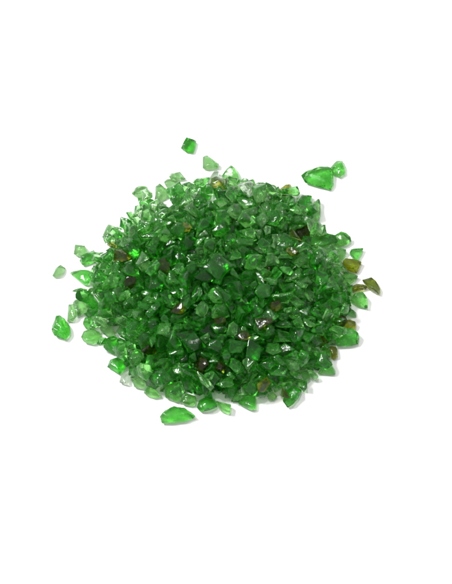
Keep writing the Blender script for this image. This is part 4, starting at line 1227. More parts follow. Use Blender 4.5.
57 68 198 -250 905 460 886 31 56 mid
83 32 975 -3252 668 499 -637 97 579 mid
25 67 814 -1499 832 924 33 141 353 mid
32 37 -1822 479 940 955 201 6 218 mid
3 54 -1850 1146 972 546 -52 440 -711 light
40 35 -1308 -1781 903 510 151 296 -794 light
46 29 1584 1442 1012 106 414 -698 -574 light
47 35 -2769 -1051 922 421 -611 502 444 mid
17 37 -1441 -3545 44 818 -163 -114 -540 light
95 42 3993 -730 134 943 114 87 -299 light
79 56 2716 3092 199 887 134 -439 -56 pale
60 31 1701 -3700 93 247 259 82 -930 mid
43 40 1976 -3363 461 28 -989 -130 -68 light
3 68 -2251 -2782 243 623 696 355 -25 deep
47 68 3243 1101 375 118 -448 881 -95 light
31 57 -1934 2478 405 5 -381 882 -278 light
89 47 1722 -3172 630 640 -647 -281 306 mid
75 60 -973 -733 579 249 -931 245 103 mid
47 54 1649 -1078 619 137 -409 896 107 deep
19 38 3282 -1933 557 301 -101 932 -177 deep
67 56 -966 -1815 480 427 738 -460 -247 deep
16 50 3926 -718 460 34 59 -959 -276 mid
66 50 2067 -1005 735 118 877 -207 -417 deep
76 50 -1093 2039 522 968 -122 184 -116 olive
31 37 -408 2738 905 314 158 -122 -928 pale
51 26 43 -2496 774 807 -552 12 210 deep
54 32 1867 -1499 518 264 -39 721 640 mid
59 32 2935 -508 767 407 56 507 -758 deep
80 37 3511 165 749 349 318 -568 -674 mid
89 44 -956 532 1086 688 94 101 712 mid
35 56 -1864 -177 1250 457 -804 -290 -246 mid
25 34 683 -2607 922 98 469 -728 491 deep
45 37 -2802 -3467 102 354 -542 496 -579 deep
47 68 -589 -3346 278 926 -3 266 269 deep
62 54 -3026 -3217 230 154 -130 -534 821 deep
79 37 2332 -3336 595 307 -35 -317 897 mid
1 32 3433 -902 208 266 205 -940 -67 mid
42 62 2545 760 376 85 -257 -958 -95 pale
47 54 1857 2103 394 870 -85 200 -443 light
44 62 405 -2262 480 632 -736 239 48 mid
13 52 -1104 -119 644 646 -222 16 -730 deep
71 43 3033 1140 634 338 -126 867 -343 mid
55 66 464 3761 506 308 913 116 -240 mid
54 23 -926 -4048 401 94 -898 -428 26 mid
46 50 -2179 -1741 866 769 -233 288 -520 mid
77 33 -950 -904 673 379 -828 309 276 olive
45 62 -2752 1357 496 797 559 74 -216 light
88 46 -1705 1457 778 66 594 731 329 deep
27 36 2833 1155 568 160 -463 -373 788 mid
6 55 -1378 -909 777 237 -88 952 -170 deep
75 45 -84 -1230 851 510 71 746 421 mid
13 68 -1389 235 911 186 922 -102 -325 mid
9 68 1116 551 861 704 90 271 650 mid
21 27 -1238 -2000 787 944 49 -23 -324 mid
1 33 -1176 1876 697 483 -815 318 35 light
85 40 -1008 2591 881 468 602 236 -603 light
1 21 619 459 507 403 -689 590 -120 deep
70 40 1415 2477 881 579 -579 347 457 mid
61 36 216 -2681 813 240 -317 -283 -873 light
34 36 2578 -443 1043 349 933 -48 78 deep
92 34 366 1671 1070 161 -605 683 376 pale
46 36 -2654 -3136 122 327 -945 20 -18 mid
42 41 760 -3107 83 320 -918 30 232 deep
26 72 -4028 640 147 462 856 219 78 mid
3 37 2999 1606 96 858 -300 42 -416 mid
44 47 -1215 3195 216 321 -782 488 219 mid
11 65 -1593 3726 155 515 -72 -637 -568 mid
47 21 -1983 -3294 89 448 -697 -546 119 deep
33 68 -151 -3555 290 340 -367 -865 -35 deep
0 62 1965 -2651 472 170 258 -846 434 deep
75 62 -2358 -1879 347 657 -276 -488 504 mid
94 37 1628 -1590 134 91 -113 654 742 deep
6 66 1968 -63 370 758 -393 440 277 deep
16 37 -2724 898 402 534 58 -544 645 mid
45 54 -139 -2283 601 178 -451 853 -193 deep
33 47 3662 -1075 264 65 368 -927 27 mid
46 29 1738 -2349 625 240 -491 805 230 light
78 32 871 -1837 462 688 299 -620 -230 mid
43 55 1287 -1280 743 265 -713 -631 153 mid
69 57 -3170 -534 464 631 196 -330 -674 mid
3 63 1321 788 677 966 -46 3 -256 deep
4 44 2764 901 729 708 -397 -537 -232 pale
61 46 2411 1954 682 192 -570 -334 725 light
14 52 -1629 3340 677 887 119 347 281 mid
34 58 522 -1639 673 79 878 94 -462 mid
20 31 2021 -1178 519 457 163 195 852 deep
75 58 -3326 -687 707 644 171 -217 -713 mid
86 51 1265 -448 725 358 -335 609 -623 deep
79 35 3746 -133 588 911 -150 -287 254 mid
92 57 -497 889 915 70 321 122 -937 mid
8 46 -1516 1183 853 714 -264 -529 -376 light
82 42 -158 1540 809 578 -327 -185 725 mid
52 41 2624 1156 765 196 -185 -957 108 deep
72 41 1531 1448 771 61 -900 115 -415 deep
54 36 -3236 2077 597 38 121 911 392 pale
88 41 -1384 2120 777 327 -251 544 730 light
92 40 -2954 2922 605 122 240 -950 -161 mid
67 55 1151 3080 565 857 -92 260 -434 pale
94 38 -1912 -1629 883 350 -627 252 -649 mid
27 34 -2567 992 736 258 -237 -625 697 mid
61 68 -861 2024 890 552 -48 -297 778 light
64 48 1012 2288 1032 304 -221 -708 598 mid
86 65 854 2984 769 547 104 -75 827 mid
23 28 907 -1225 1039 650 680 175 290 deep
51 40 1923 -795 1048 281 -171 404 854 mid
61 43 -2126 -58 1016 457 -352 730 368 deep
27 22 -523 -1668 901 168 -488 58 -854 deep
84 23 1746 844 967 584 -438 680 70 deep
33 51 1316 -3137 190 148 -217 298 -918 deep
42 78 2544 -1556 187 32 124 818 -562 mid
30 52 3209 448 264 634 -518 355 451 mid
84 68 -3406 620 198 760 -42 43 648 light
93 43 3762 974 235 266 189 918 224 mid
23 54 1395 3853 162 271 -881 -383 62 mid
40 65 -1083 -2026 212 681 -20 89 726 mid
95 42 2169 -2330 169 107 -970 205 81 mid
47 52 2236 -633 345 287 194 -932 -102 mid
90 82 3072 -367 424 157 -53 891 -422 light
83 59 1954 790 294 214 -482 37 -849 light
31 61 1299 2267 346 379 587 210 -684 pale
33 50 3082 -1170 403 196 -424 804 369 pale
40 43 2703 588 605 166 409 160 -883 deep
83 62 -3173 1867 470 394 505 -768 2 light
56 56 1530 1872 527 214 240 -69 -944 mid
83 68 -2464 2530 613 578 414 -508 486 mid
24 37 411 2507 417 329 110 324 -880 light
77 37 -910 3332 534 371 -160 400 -823 mid
44 43 321 3446 515 282 133 -949 -39 mid
18 43 1459 3927 355 786 -200 414 -414 pale
42 37 -533 -3353 542 810 -236 67 -533 light
89 42 -3532 -2826 304 363 852 -330 -185 pale
46 53 -3686 1180 577 93 197 -381 898 deep
15 36 2695 1399 616 585 -197 -69 784 pale
39 32 -2203 3132 552 193 609 -383 -667 mid
7 40 -1919 3131 582 36 595 -774 -213 mid
26 26 -817 -2419 479 964 -52 -233 -115 mid
50 46 1032 -186 730 385 -91 -38 -918 deep
88 20 -3005 522 666 801 -478 -240 -267 deep
1 39 -2785 1110 616 999 31 15 40 light
18 81 271 1219 928 701 -530 237 -414 light
47 36 -1480 3725 661 415 328 840 -123 pale
25 46 1588 2978 661 922 -274 48 270 pale
42 50 1589 -330 819 344 689 195 608 deep
71 38 1148 -111 952 301 272 521 -751 light
41 27 2391 600 579 397 -365 -326 -776 light
55 42 2388 1538 844 539 559 448 -444 pale
74 62 -1651 2006 829 158 -213 -475 839 light
70 26 -1821 -2699 768 144 -901 143 383 deep
70 48 -2630 254 878 676 -426 270 -538 deep
5 57 -2371 -28 1236 809 387 -90 433 mid
66 40 -865 1294 998 731 430 512 139 mid
31 34 1340 2299 1111 236 -530 291 760 deep
44 40 1063 2949 642 780 581 50 225 light
40 39 -1539 -594 1122 182 -444 -876 -41 deep
32 49 902 487 1080 741 285 -107 598 mid
26 37 1016 1966 925 338 -442 -829 52 mid
8 46 1291 -3592 155 923 -19 -82 -376 deep
92 38 1155 -2824 142 204 -142 944 -216 deep
21 57 1553 -2618 160 6 -994 -105 2 light
39 56 -3266 -2136 208 313 81 -202 925 mid
44 29 -720 -1976 57 153 -420 850 -280 mid
74 84 1154 -2426 320 45 841 143 -519 olive
92 38 -2863 -937 194 596 408 -490 488 deep
89 50 1380 -446 241 483 596 623 -151 deep
91 39 530 736 38 96 558 770 -294 deep
25 52 3152 749 230 361 -198 -572 -710 mid
50 53 3927 568 154 11 462 880 108 mid
13 30 -4279 1541 81 218 210 -648 699 mid
77 67 -1933 1780 166 200 382 566 -702 light
92 58 -529 3431 227 410 -129 -279 -858 light
0 29 1378 4185 108 227 -554 623 503 mid
12 41 -1288 -2818 329 778 -380 309 -393 mid
27 40 2156 -2843 434 317 -384 764 -410 light
59 68 106 -2575 440 905 -361 112 -196 mid
88 68 1641 -2030 370 525 -210 819 -95 deep
91 30 -3980 -1273 116 340 -798 296 399 olive
67 47 -3271 -1380 277 348 -182 97 914 mid
22 35 -2442 -1007 348 668 -133 696 229 mid
68 34 -1569 -392 358 966 -130 225 16 deep
14 68 1130 -328 382 320 -71 -550 768 deep
75 59 -4352 433 295 567 -144 -267 766 deep
57 67 -3891 380 425 834 -89 140 -526 pale
57 49 -1507 1906 256 377 -695 592 -157 mid
51 39 -31 1591 217 237 -837 -315 378 mid
75 49 2389 2190 246 275 -684 383 -557 deep
94 46 1264 2702 264 658 149 -618 -403 light
51 51 -2050 3248 330 588 150 -142 782 pale
56 57 -660 -2080 368 946 37 323 -13 light
40 68 -46 -1975 491 800 598 8 42 mid
60 66 -1945 -1514 576 712 -179 231 -639 light
65 44 2555 -1432 538 464 -878 60 -104 mid
76 38 3353 -1263 356 882 -344 305 -101 deep
56 58 -408 -776 971 360 425 823 112 deep
66 77 22 -247 562 971 49 24 234 deep
48 60 -2768 71 244 329 -774 -540 24 deep
49 50 -627 -23 379 44 -910 234 -340 light
18 59 -4539 965 278 798 -266 -517 162 mid
40 54 -2912 1966 393 456 872 -148 -99 deep
79 41 -378 2048 394 736 -293 594 143 mid
62 27 -1726 3416 306 85 572 -755 308 pale
94 32 -2642 -3434 233 93 282 542 -786 deep
36 33 883 -3242 451 223 -204 791 532 deep
73 46 -3024 -2065 513 100 -840 534 4 deep
72 43 -1292 -1809 417 225 -906 -192 303 light
26 68 -419 -1545 576 28 -460 -866 -192 deep
11 57 229 -1801 611 594 -25 -111 796 mid
33 61 -400 -1729 854 615 -103 -29 -781 mid
45 51 275 -579 677 854 78 25 -513 light
82 84 -2789 -528 552 28 758 493 -426 deep
15 40 -2383 -507 671 528 -154 -80 -832 deep
38 37 3389 746 466 472 -199 -474 -716 light
13 24 -3720 1459 404 410 649 -293 570 deep
84 48 -1361 1901 477 212 -812 431 332 mid
84 61 1973 1450 729 710 -543 -59 -444 mid
19 50 1363 2778 464 225 629 727 -159 light
56 48 1792 2590 791 446 452 616 467 pale
41 40 1298 -3302 601 80 280 414 862 deep
21 38 -1083 -1821 757 376 -556 -717 189 deep
79 49 -140 -1536 1013 93 -892 348 -274 mid
40 45 -724 -1357 801 577 -159 -224 769 deep
18 47 -1372 -661 890 415 -245 580 657 deep
36 47 -694 -985 1011 668 230 134 694 mid
49 51 -34 -762 1074 549 484 365 575 deep
63 46 1409 91 822 464 860 -199 -75 deep
32 49 -1040 1246 810 898 210 -278 270 mid
77 59 -804 1671 719 927 -329 -16 180 light
0 41 1928 1144 669 768 624 -134 -59 deep
17 39 -2871 1601 327 293 -13 -406 866 light
16 46 -1361 1504 582 797 -194 -10 -572 light
78 31 573 3104 641 956 39 11 289 pale
80 30 -388 -1198 1064 420 -68 162 890 deep
55 40 -3511 -202 752 395 -746 -370 387 pale
20 37 -3507 377 924 42 328 -23 944 mid
61 35 -1169 1091 926 102 -794 -577 -164 deep
24 32 -1126 2271 598 66 263 -34 962 pale
66 70 -42 2520 1052 24 -788 -608 90 light
45 33 3734 -1209 443 825 138 526 154 pale
9 47 -862 -1857 934 970 -64 132 192 light
10 68 586 1126 1078 216 -648 692 -232 light
92 34 -2484 663 897 594 -146 -782 -124 light
86 27 -634 -4102 103 744 650 150 37 light
47 34 -2567 -3486 98 394 43 -186 899 deep
5 20 991 -3485 60 455 34 481 -749 deep
95 27 -3026 -2928 90 33 993 -48 -104 deep
68 53 -2272 -3468 167 640 -291 -694 152 light
33 66 -1605 -3232 240 54 -3 932 -359 pale
67 25 2002 -3335 74 359 26 -9 -933 mid
36 32 -3317 -2644 83 331 77 -218 -915 mid
75 34 -3031 -2708 102 94 -832 546 -41 pale
20 36 -1952 -2895 90 19 203 -256 -945 light
9 36 -911 -2493 87 8 -993 118 -3 deep
46 44 -174 -2479 147 319 -925 190 -76 deep
62 31 44 -2656 113 272 -513 508 -636 mid
7 68 434 -2786 181 73 919 373 105 mid
7 39 1957 -2601 110 305 786 -415 -342 deep
92 36 2488 -2552 158 823 262 -269 426 light
71 31 -3646 -2350 156 647 -689 -260 199 mid
40 45 -2647 -2476 144 182 -25 -32 982 mid
57 33 -2337 -2281 89 868 -211 12 -448 light
42 72 -1847 -2107 243 47 -771 -587 -243 deep
89 38 -1309 -2269 75 589 -132 57 795 deep
47 35 -282 -2070 101 634 -186 43 -749 mid
23 27 148 -2139 111 169 -514 570 -618 mid
49 43 833 -2657 116 415 194 420 783 mid
38 41 1728 -2253 130 836 -451 -193 -247 mid
88 36 2292 -2682 156 245 485 -686 484 deep
41 53 2824 -2351 200 497 148 -202 -831 mid
35 33 3033 -2292 64 847 -63 523 72 light
69 51 -3330 -1776 81 53 -619 -762 -183 deep
39 68 -2817 -1712 187 41 290 -950 109 deep
78 38 -2252 -1716 107 745 -159 -590 268 deep
74 55 -2011 -1752 107 401 -158 181 -884 light
23 53 -1484 -1706 130 482 -74 69 871 deep
20 43 -547 -1738 119 765 533 -361 -1 deep
95 33 -229 -1730 117 36 402 -825 -395 mid
49 40 -11 -1943 84 1 509 -861 0 mid
47 45 437 -2118 184 590 -603 511 167 deep
9 60 883 -2205 282 582 -314 476 -580 deep
19 24 1472 -1824 64 218 829 510 -76 deep
86 34 1767 -1738 124 62 -942 329 15 light
9 66 2331 -1995 211 874 481 36 53 mid
89 24 -4570 -1384 51 701 -143 -250 -652 deep
83 40 -3579 -1445 96 292 114 170 934 mid
24 45 -3241 -1147 154 421 854 -167 -256 mid
73 54 -2442 -1323 113 6 957 -289 0 deep
36 37 -2020 -1209 74 468 61 -342 813 mid
41 52 -1624 -1285 113 14 -734 -676 62 deep
14 43 -1047 -1244 77 84 526 -716 -452 deep
43 33 -737 -1323 82 294 -300 736 531 mid
31 44 -473 -1435 150 60 -269 -961 19 deep
32 67 472 -1530 264 216 91 -44 971 mid
92 29 863 -1407 113 987 128 -21 92 deep
15 61 1281 -1356 194 15 -539 -842 -13 deep
28 34 2893 -1214 81 859 -86 467 -194 deep
0 33 3775 -1037 125 272 -471 676 497 mid
58 40 -4217 -997 67 132 -233 124 955 pale
61 40 -3632 -935 65 222 -219 922 -230 deep
28 55 -3236 -703 169 527 -747 -147 377 light
25 51 -2435 -910 120 765 -90 203 605 deep
94 54 -1959 -944 145 492 800 216 266 deep
84 59 -1329 -934 273 923 -11 -161 -349 deep
61 30 -726 -713 54 509 152 -178 828 light
3 60 -351 -961 147 897 -316 6 -308 mid
51 26 -61 -979 58 475 -732 398 284 mid
0 66 448 -900 214 883 -210 161 -388 mid
63 41 940 -959 138 944 70 -267 -181 mid
64 68 1391 -896 305 665 595 -35 -450 deep
65 47 2064 -975 159 204 465 817 272 deep
11 43 2294 -1037 44 726 -113 268 -623 deep
8 35 3426 -1096 97 404 -111 21 908 light
24 46 -3484 -414 94 674 -250 159 -677 deep
95 23 -3094 -614 56 258 744 615 -40 mid
89 41 -2525 -433 76 976 -62 188 85 deep
2 33 -2130 -632 45 12 -164 -950 -266 mid
31 41 -1413 -486 199 517 436 -601 426 light
89 68 -1058 -273 163 917 192 -349 -6 mid
76 56 -653 -403 228 199 530 -813 -136 deep
89 51 -103 -616 210 406 274 -622 -610 deep
49 27 248 -341 73 538 -74 612 -574 mid
90 84 803 -589 119 515 -847 20 -128 deep
73 55 1733 -632 79 302 525 -765 -220 light
37 40 2196 -743 153 224 -823 -494 168 deep
43 48 2848 -511 164 520 14 13 854 light
65 43 -4323 63 184 107 -495 444 740 mid
79 32 -3743 -49 63 82 -517 826 -208 pale
63 36 -3163 68 106 782 -74 -363 501 light
51 39 -3018 -216 80 461 18 851 -251 deep
69 45 -2206 -149 90 38 -32 -434 -900 mid
8 21 -1774 -233 109 545 -570 -224 -572 light
74 42 -1459 -87 153 291 609 725 -136 deep
85 42 -868 -47 142 934 175 4 -313 deep
35 38 -511 -76 183 649 -749 -42 131 deep
53 44 55 -217 111 79 371 -820 -429 mid
91 53 469 -164 112 148 -866 -172 446 deep
79 53 1168 -87 99 151 -850 -496 95 deep
17 46 1482 -193 139 972 78 194 105 deep
18 81 2102 -256 159 236 667 -707 18 mid
14 64 2401 -218 94 210 682 -593 -372 deep
27 56 -4440 590 24 716 -308 -25 -627 pale
91 43 -4042 287 21 252 -772 569 132 mid
37 43 -3730 347 118 16 652 -758 -4 light
58 64 -3015 426 111 574 672 461 80 deep
3 41 -3072 -133 252 748 556 86 351 deep
45 66 -2225 313 231 354 -248 431 -792 mid
23 61 -1718 340 267 748 -662 1 -48 mid
23 35 -1132 242 108 264 -890 336 -160 light
62 35 -279 142 107 107 -116 -642 -751 deep
26 41 122 60 91 55 161 711 -682 mid
95 28 323 226 94 584 301 23 753 deep
61 60 793 260 281 584 383 623 352 deep
59 47 1039 356 107 212 -203 786 545 mid
28 57 1496 471 184 121 -985 17 125 light
9 28 2196 296 73 652 7 4 -758 deep
49 41 2791 143 111 428 199 416 777 deep
18 30 3599 296 46 564 697 -270 -351 mid
52 31 -4172 964 101 760 -566 112 -300 pale
83 40 -2818 745 146 602 -591 31 536 mid
73 68 -2432 920 267 366 698 -351 -506 mid
84 45 -2081 792 200 220 -245 -659 677 deep
62 42 -1623 747 122 869 299 -83 386 light
72 68 -1164 981 169 201 95 -969 110 deep
35 51 -222 450 105 773 278 -517 240 mid
4 51 171 646 117 896 76 -160 -408 deep
82 83 897 716 263 48 799 358 -480 deep
19 24 1337 795 28 8 201 -946 254 deep
54 53 1830 786 108 420 735 530 36 light
60 59 2433 780 178 337 -335 -868 142 pale
53 42 3591 808 131 762 -460 -149 430 light
49 39 -3879 1049 82 0 837 548 1 light
10 56 -3734 1689 102 808 -59 42 -584 mid
64 34 -3145 1131 117 382 102 919 11 deep
3 63 -2665 1093 154 334 -212 254 -883 mid
24 41 -1948 1424 148 117 23 807 579 mid
20 28 -1624 1118 44 929 186 -280 -155 light
93 41 -1460 1273 135 311 249 -841 366 light
77 38 -692 1135 94 198 973 33 117 mid
43 61 39 1137 225 572 -75 580 576 mid
85 64 333 1336 319 803 -351 -140 461 pale
19 50 683 1321 48 238 -800 -543 88 mid
94 52 1134 1070 155 826 454 -170 -288 deep
4 64 1960 1287 179 96 436 879 169 deep
17 68 2306 1247 258 720 164 309 599 deep
54 62 2683 1159 107 898 -330 189 -223 light
85 37 2999 943 117 48 160 959 -228 deep
13 47 -3426 1656 142 923 276 -24 -267 pale
6 26 -2716 1575 84 836 48 539 -87 deep
44 35 -2462 1713 79 111 380 -916 69 deep
27 46 -1203 1851 84 344 -215 318 -857 deep
12 31 -970 1702 86 889 13 448 -94 light
6 41 -368 1679 106 106 -607 500 -609 mid
92 32 47 1769 75 211 -951 202 -103 deep
21 46 426 1627 131 1 -312 -950 6 deep
47 68 986 1554 317 393 715 -469 -339 mid
41 51 1497 1752 182 289 926 191 -149 deep
49 37 2007 1737 79 1 931 -365 -1 deep
61 39 2445 1556 61 548 152 -226 791 mid
14 49 3334 1031 141 859 -333 -313 -233 light
83 35 -3670 2163 99 298 672 659 -158 mid
5 49 -3365 1899 68 68 842 -462 271 mid
42 51 -2670 2167 127 971 94 -116 185 light
50 54 -2246 1989 261 159 557 765 -280 deep
52 43 -1801 2202 123 526 22 195 -827 mid
19 64 -1295 2138 59 180 -500 -828 179 light
33 63 -462 2090 49 224 852 -465 -86 light
82 70 71 2139 198 31 138 32 -989 light
46 34 432 1979 145 221 -119 -551 796 light
95 58 681 2272 188 133 -47 926 349 mid
15 40 1428 2100 84 868 -208 180 414 mid
92 38 1779 2282 137 284 -835 471 7 deep
65 32 2235 1931 72 265 955 -56 118 pale
80 36 -3784 2464 158 573 456 31 680 pale
40 55 -2797 2541 139 99 453 842 -275 pale
52 49 -2280 2522 190 673 128 -617 -387 mid
42 37 -1859 2479 75 323 -269 878 -227 light
2 60 -1433 2577 115 514 -844 -101 120 deep
30 36 -912 2401 98 837 95 -349 -410 deep
91 31 -369 2572 145 113 444 301 -837 mid
45 26 45 2547 54 727 293 215 -582 light
4 42 434 2690 98 718 181 11 672 mid
1 49 1096 2586 158 399 -156 458 -779 mid
93 46 1538 2467 229 274 592 407 -640 deep
3 36 1831 2535 93 228 105 -465 849 light
64 39 -2589 2823 164 815 471 -331 -68 deep
79 56 -2149 2936 153 331 -100 126 930 mid
92 44 -1604 2803 198 414 -595 494 -480 deep
55 50 -1247 2865 147 328 -742 -574 114 pale
70 35 -624 2616 81 576 661 -472 -91 mid
61 31 -309 3132 51 671 113 -248 690 pale
26 57 18 2768 103 175 14 -753 -635 light
10 84 913 2808 241 563 -117 -550 -605 mid
87 38 1564 2844 113 122 78 112 -983 pale
75 40 1870 2884 147 315 660 672 119 pale
8 37 2247 2974 101 891 -83 76 440 mid
28 33 2556 2795 57 785 -461 414 -13 pale
25 28 3259 2810 70 891 -33 260 371 pale
45 39 -2005 3416 111 231 -912 -335 -56 pale
15 61 -1432 3387 199 215 -898 -364 -122 light
28 63 111 3124 166 969 112 -169 -139 pale
52 49 654 3550 146 185 -553 763 -280 deep
2 48 1515 3578 95 143 -156 792 -572 light
11 56 1965 3285 13 875 -297 45 -379 pale
85 33 -1209 3684 52 278 210 -933 91 mid
9 39 -21 3801 93 0 -352 936 -11 light
83 20 30 3977 33 957 42 -258 125 pale
25 34 1005 3813 156 298 6 538 788 light
73 44 -162 4153 219 412 -568 688 -181 mid
41 46 111 4334 171 509 -597 -617 -62 pale
14 33 -945 -3480 53 183 639 -640 -386 deep
17 35 -1335 -3347 340 880 66 -470 33 mid
73 53 -658 -2954 436 908 -233 64 343 light
48 44 1630 -3266 199 225 708 -195 -640 deep
4 58 1950 -3130 390 153 650 125 -734 light
90 38 -3164 -2655 223 691 -718 -85 0 mid
17 38 -1910 -2592 139 33 745 576 -335 deep
63 40 -1665 -2550 548 378 483 583 533 mid
14 30 -124 -2264 239 467 -234 850 68 mid
34 56 2718 -2793 282 65 -263 -962 -29 deep
83 40 -2236 -2155 231 392 817 -421 -31 deep
74 50 -1937 -2321 389 815 -21 -513 267 light
63 41 -1548 -2216 192 678 -270 682 49 mid
89 54 -790 -1724 284 545 -200 814 33 deep
61 46 1448 -2357 334 302 -670 363 573 mid
52 24 1905 -1909 69 202 123 120 -964 mid
26 66 2566 -2194 302 708 443 -346 427 mid
35 56 -2076 -1983 448 712 -511 -176 448 mid
72 53 -1685 -1723 413 788 380 -474 -100 mid
18 69 -1041 -1530 181 984 -43 -144 90 deep
21 42 -472 -1481 403 274 77 -20 958 mid
74 28 271 -1875 64 118 443 -873 -163 mid
89 32 659 -1903 87 40 182 847 -497 mid
26 34 1261 -2053 96 651 -626 37 -427 mid
29 39 2121 -1719 118 287 274 -556 730 deep
36 26 3221 -2028 328 348 -577 508 -537 deep
61 45 -4471 -1214 135 665 -582 -340 322 light
43 37 -3517 -1192 130 928 136 -12 348 mid
89 49 -2682 -1343 244 947 -134 18 292 light
58 66 -1808 -1319 353 426 -9 420 801 deep
27 23 -1269 -1373 58 608 -20 -557 566 light
89 43 -492 -1079 285 36 -83 -987 130 deep
60 68 -23 -1513 275 598 -145 -432 659 mid
55 46 230 -1220 411 80 120 952 271 deep
33 48 934 -1732 205 811 237 -104 524 deep
73 53 1453 -1645 352 301 901 -292 -111 mid
78 46 1849 -1295 371 783 345 103 506 mid
26 34 2704 -1285 94 762 -567 -88 -301 mid
69 38 3176 -1221 136 229 701 671 80 deep
5 37 -4406 -822 141 676 597 -432 -4 deep
93 51 -3182 -1034 323 715 571 126 -383 deep
0 31 -2899 -899 468 258 -137 -8 956 light
54 35 -2024 -954 267 919 -369 123 -62 mid
34 66 -1173 -826 377 389 -363 60 -844 deep
32 50 -815 -873 146 830 264 38 489 mid
77 68 -436 -840 460 462 -842 262 94 mid
67 31 -42 -804 93 2 409 -909 -76 mid
17 50 552 -1265 251 262 -760 386 453 mid
91 26 777 -1149 97 368 -249 834 327 mid
24 54 1064 -1160 446 76 900 -411 126 deep
5 46 2282 -1126 339 692 644 -34 -324 mid
65 49 2624 -1000 125 968 -30 28 248 mid
13 29 3034 -1190 99 245 -430 300 -816 deep
18 45 -4169 -412 324 283 321 -284 -858 deep
18 35 -3092 -442 71 152 979 -124 49 light
28 22 -2763 -659 70 916 38 -143 373 mid
60 60 -1930 -443 176 325 -879 88 -337 deep
94 56 -1204 -449 495 368 914 -165 -28 deep
63 68 -679 -418 639 456 -769 49 -445 deep
80 50 -255 -530 412 82 72 961 256 deep
90 60 150 -494 260 484 458 44 -744 deep
74 68 659 -538 342 901 -220 -54 -369 mid
61 68 1949 -837 449 126 -381 -864 304 mid
53 26 2443 -686 69 983 6 7 183 mid
77 38 3714 -631 156 717 71 -372 -585 light
45 68 -4265 -219 247 746 220 434 -455 mid
41 42 -3924 -157 143 308 -901 98 -289 deep
24 62 -3450 -85 290 159 -494 -601 -608 mid
33 37 -2423 154 142 422 -600 -496 464 mid
3 33 -2044 -3 31 266 804 -479 -232 light
79 44 -1850 -32 225 143 629 270 -715 mid
72 48 -1511 23 325 7 -746 438 -502 mid
44 68 -1084 -42 385 780 -53 -197 -591 mid
53 57 -565 243 137 6 -963 -270 -1 deep
32 50 -249 -143 308 679 -397 -578 220 deep
10 84 146 -16 438 167 -396 902 -50 mid
67 38 1735 -281 185 322 829 253 -380 deep
36 43 2712 -167 212 148 -48 -468 -870 mid
81 39 -4628 189 121 570 -787 154 177 mid
74 29 -2778 305 66 10 -107 -974 -201 mid
43 47 -2625 463 228 966 33 230 117 deep
24 68 -2376 481 548 172 774 582 180 light
54 36 -1903 294 435 912 -280 -209 214 deep
9 38 -1367 490 167 178 -786 -153 572 deep
56 41 -737 523 119 342 -122 -321 -875 mid
49 62 -66 418 294 521 -376 -4 -766 mid
37 67 501 323 365 381 -780 338 -363 light
73 47 1285 35 250 488 559 -643 -188 deep
6 31 1626 568 391 529 -813 -8 -244 mid
52 38 2951 490 95 286 -567 518 -573 mid
11 46 3621 605 194 989 6 144 -20 light
21 49 -4243 762 244 37 186 -430 -883 light
11 23 -3794 853 98 482 -634 306 522 light
90 62 -3501 926 234 484 -382 76 -784 light
4 40 -3036 848 242 20 193 -505 -841 deep
61 50 -2028 866 421 99 308 825 -464 mid
5 68 -1641 813 419 522 529 -351 -570 deep
27 68 -1382 630 610 83 -821 203 527 mid
1 41 -278 912 105 522 -8 44 -852 mid
92 38 -178 864 347 0 222 780 586 deep
15 30 307 890 140 599 -178 -424 655 light
37 47 1205 718 442 569 -754 328 4 mid
34 40 1481 816 103 17 914 371 -163 olive
65 39 2738 936 326 102 -242 -800 539 mid
61 40 3541 973 334 493 -597 629 -66 pale
29 30 -3745 1315 96 12 -997 74 4 pale
33 61 -3406 1494 276 97 735 -667 -73 mid
12 26 -3332 1257 98 117 478 -63 -868 mid
93 46 -2580 1282 224 288 487 -737 -370 mid
10 48 -2374 1374 349 248 439 -292 813 olive
2 78 -2010 1242 285 454 343 -8 822 deep
41 58 -1252 1470 211 779 -530 -29 -332 mid
27 49 -935 1079 334 238 -463 51 -852 mid
15 58 -256 1287 303 211 873 -238 370 deep
54 60 677 1695 377 603 589 38 536 mid
53 65 619 1013 278 127 -487 633 -588 deep
23 51 1395 1175 273 168 371 848 -339 mid
49 40 1593 1055 135 159 299 768 -544 light
30 22 2125 1222 385 324 -34 883 -337 mid
58 50 2831 1157 262 595 632 451 -206 light
89 36 -3520 1960 195 749 -17 -310 585 mid
74 39 -2990 1877 110 914 359 -64 -178 light
20 61 -2465 1625 266 109 -222 -440 -863 light
53 29 -1661 1424 112 734 173 284 -592 deep
12 46 -728 1708 182 131 -470 191 -852 mid
59 37 264 1807 319 368 -686 546 310 light
62 43 736 1781 79 20 -616 -722 314 deep
94 28 1355 1452 63 304 867 -385 84 light
76 30 2089 1695 242 399 -906 121 -78 deep
54 68 2550 1559 364 690 -443 43 570 mid
1 42 2841 1506 187 931 -56 -79 -353 light
92 42 -3370 2254 169 964 -254 49 54 mid
10 74 -2488 2074 456 284 373 881 59 light
60 39 -2002 2133 468 218 16 -967 -130 light
61 40 -1681 2034 176 343 -404 -827 188 light
20 36 -1151 2134 247 762 359 212 495 mid
32 68 -804 2249 414 204 9 974 92 deep
7 52 -337 2270 329 14 -376 -716 588 pale
43 66 578 2048 463 449 -808 -286 -254 light
31 39 873 2393 518 498 -507 698 92 deep
1 55 -2587 2685 387 924 262 147 -238 mid
91 26 -2168 2345 106 113 456 -618 -630 pale
69 38 -1497 2430 381 334 -567 -723 213 light
95 36 -1205 2460 215 31 -542 790 286 light
7 57 -437 2934 232 133 145 76 -978 light
92 37 144 2611 183 13 709 -706 2 deep
81 47 504 2711 305 10 962 -98 256 pale
3 36 1399 2557 144 393 811 -226 370 mid
10 38 1741 2705 216 277 203 -356 -869 pale
18 58 -2529 3050 371 450 223 -773 -388 mid
56 42 -1466 2936 484 454 584 26 -672 mid
4 68 -995 2887 421 104 -751 -645 96 pale
28 61 -538 3021 518 328 -828 435 -134 deep
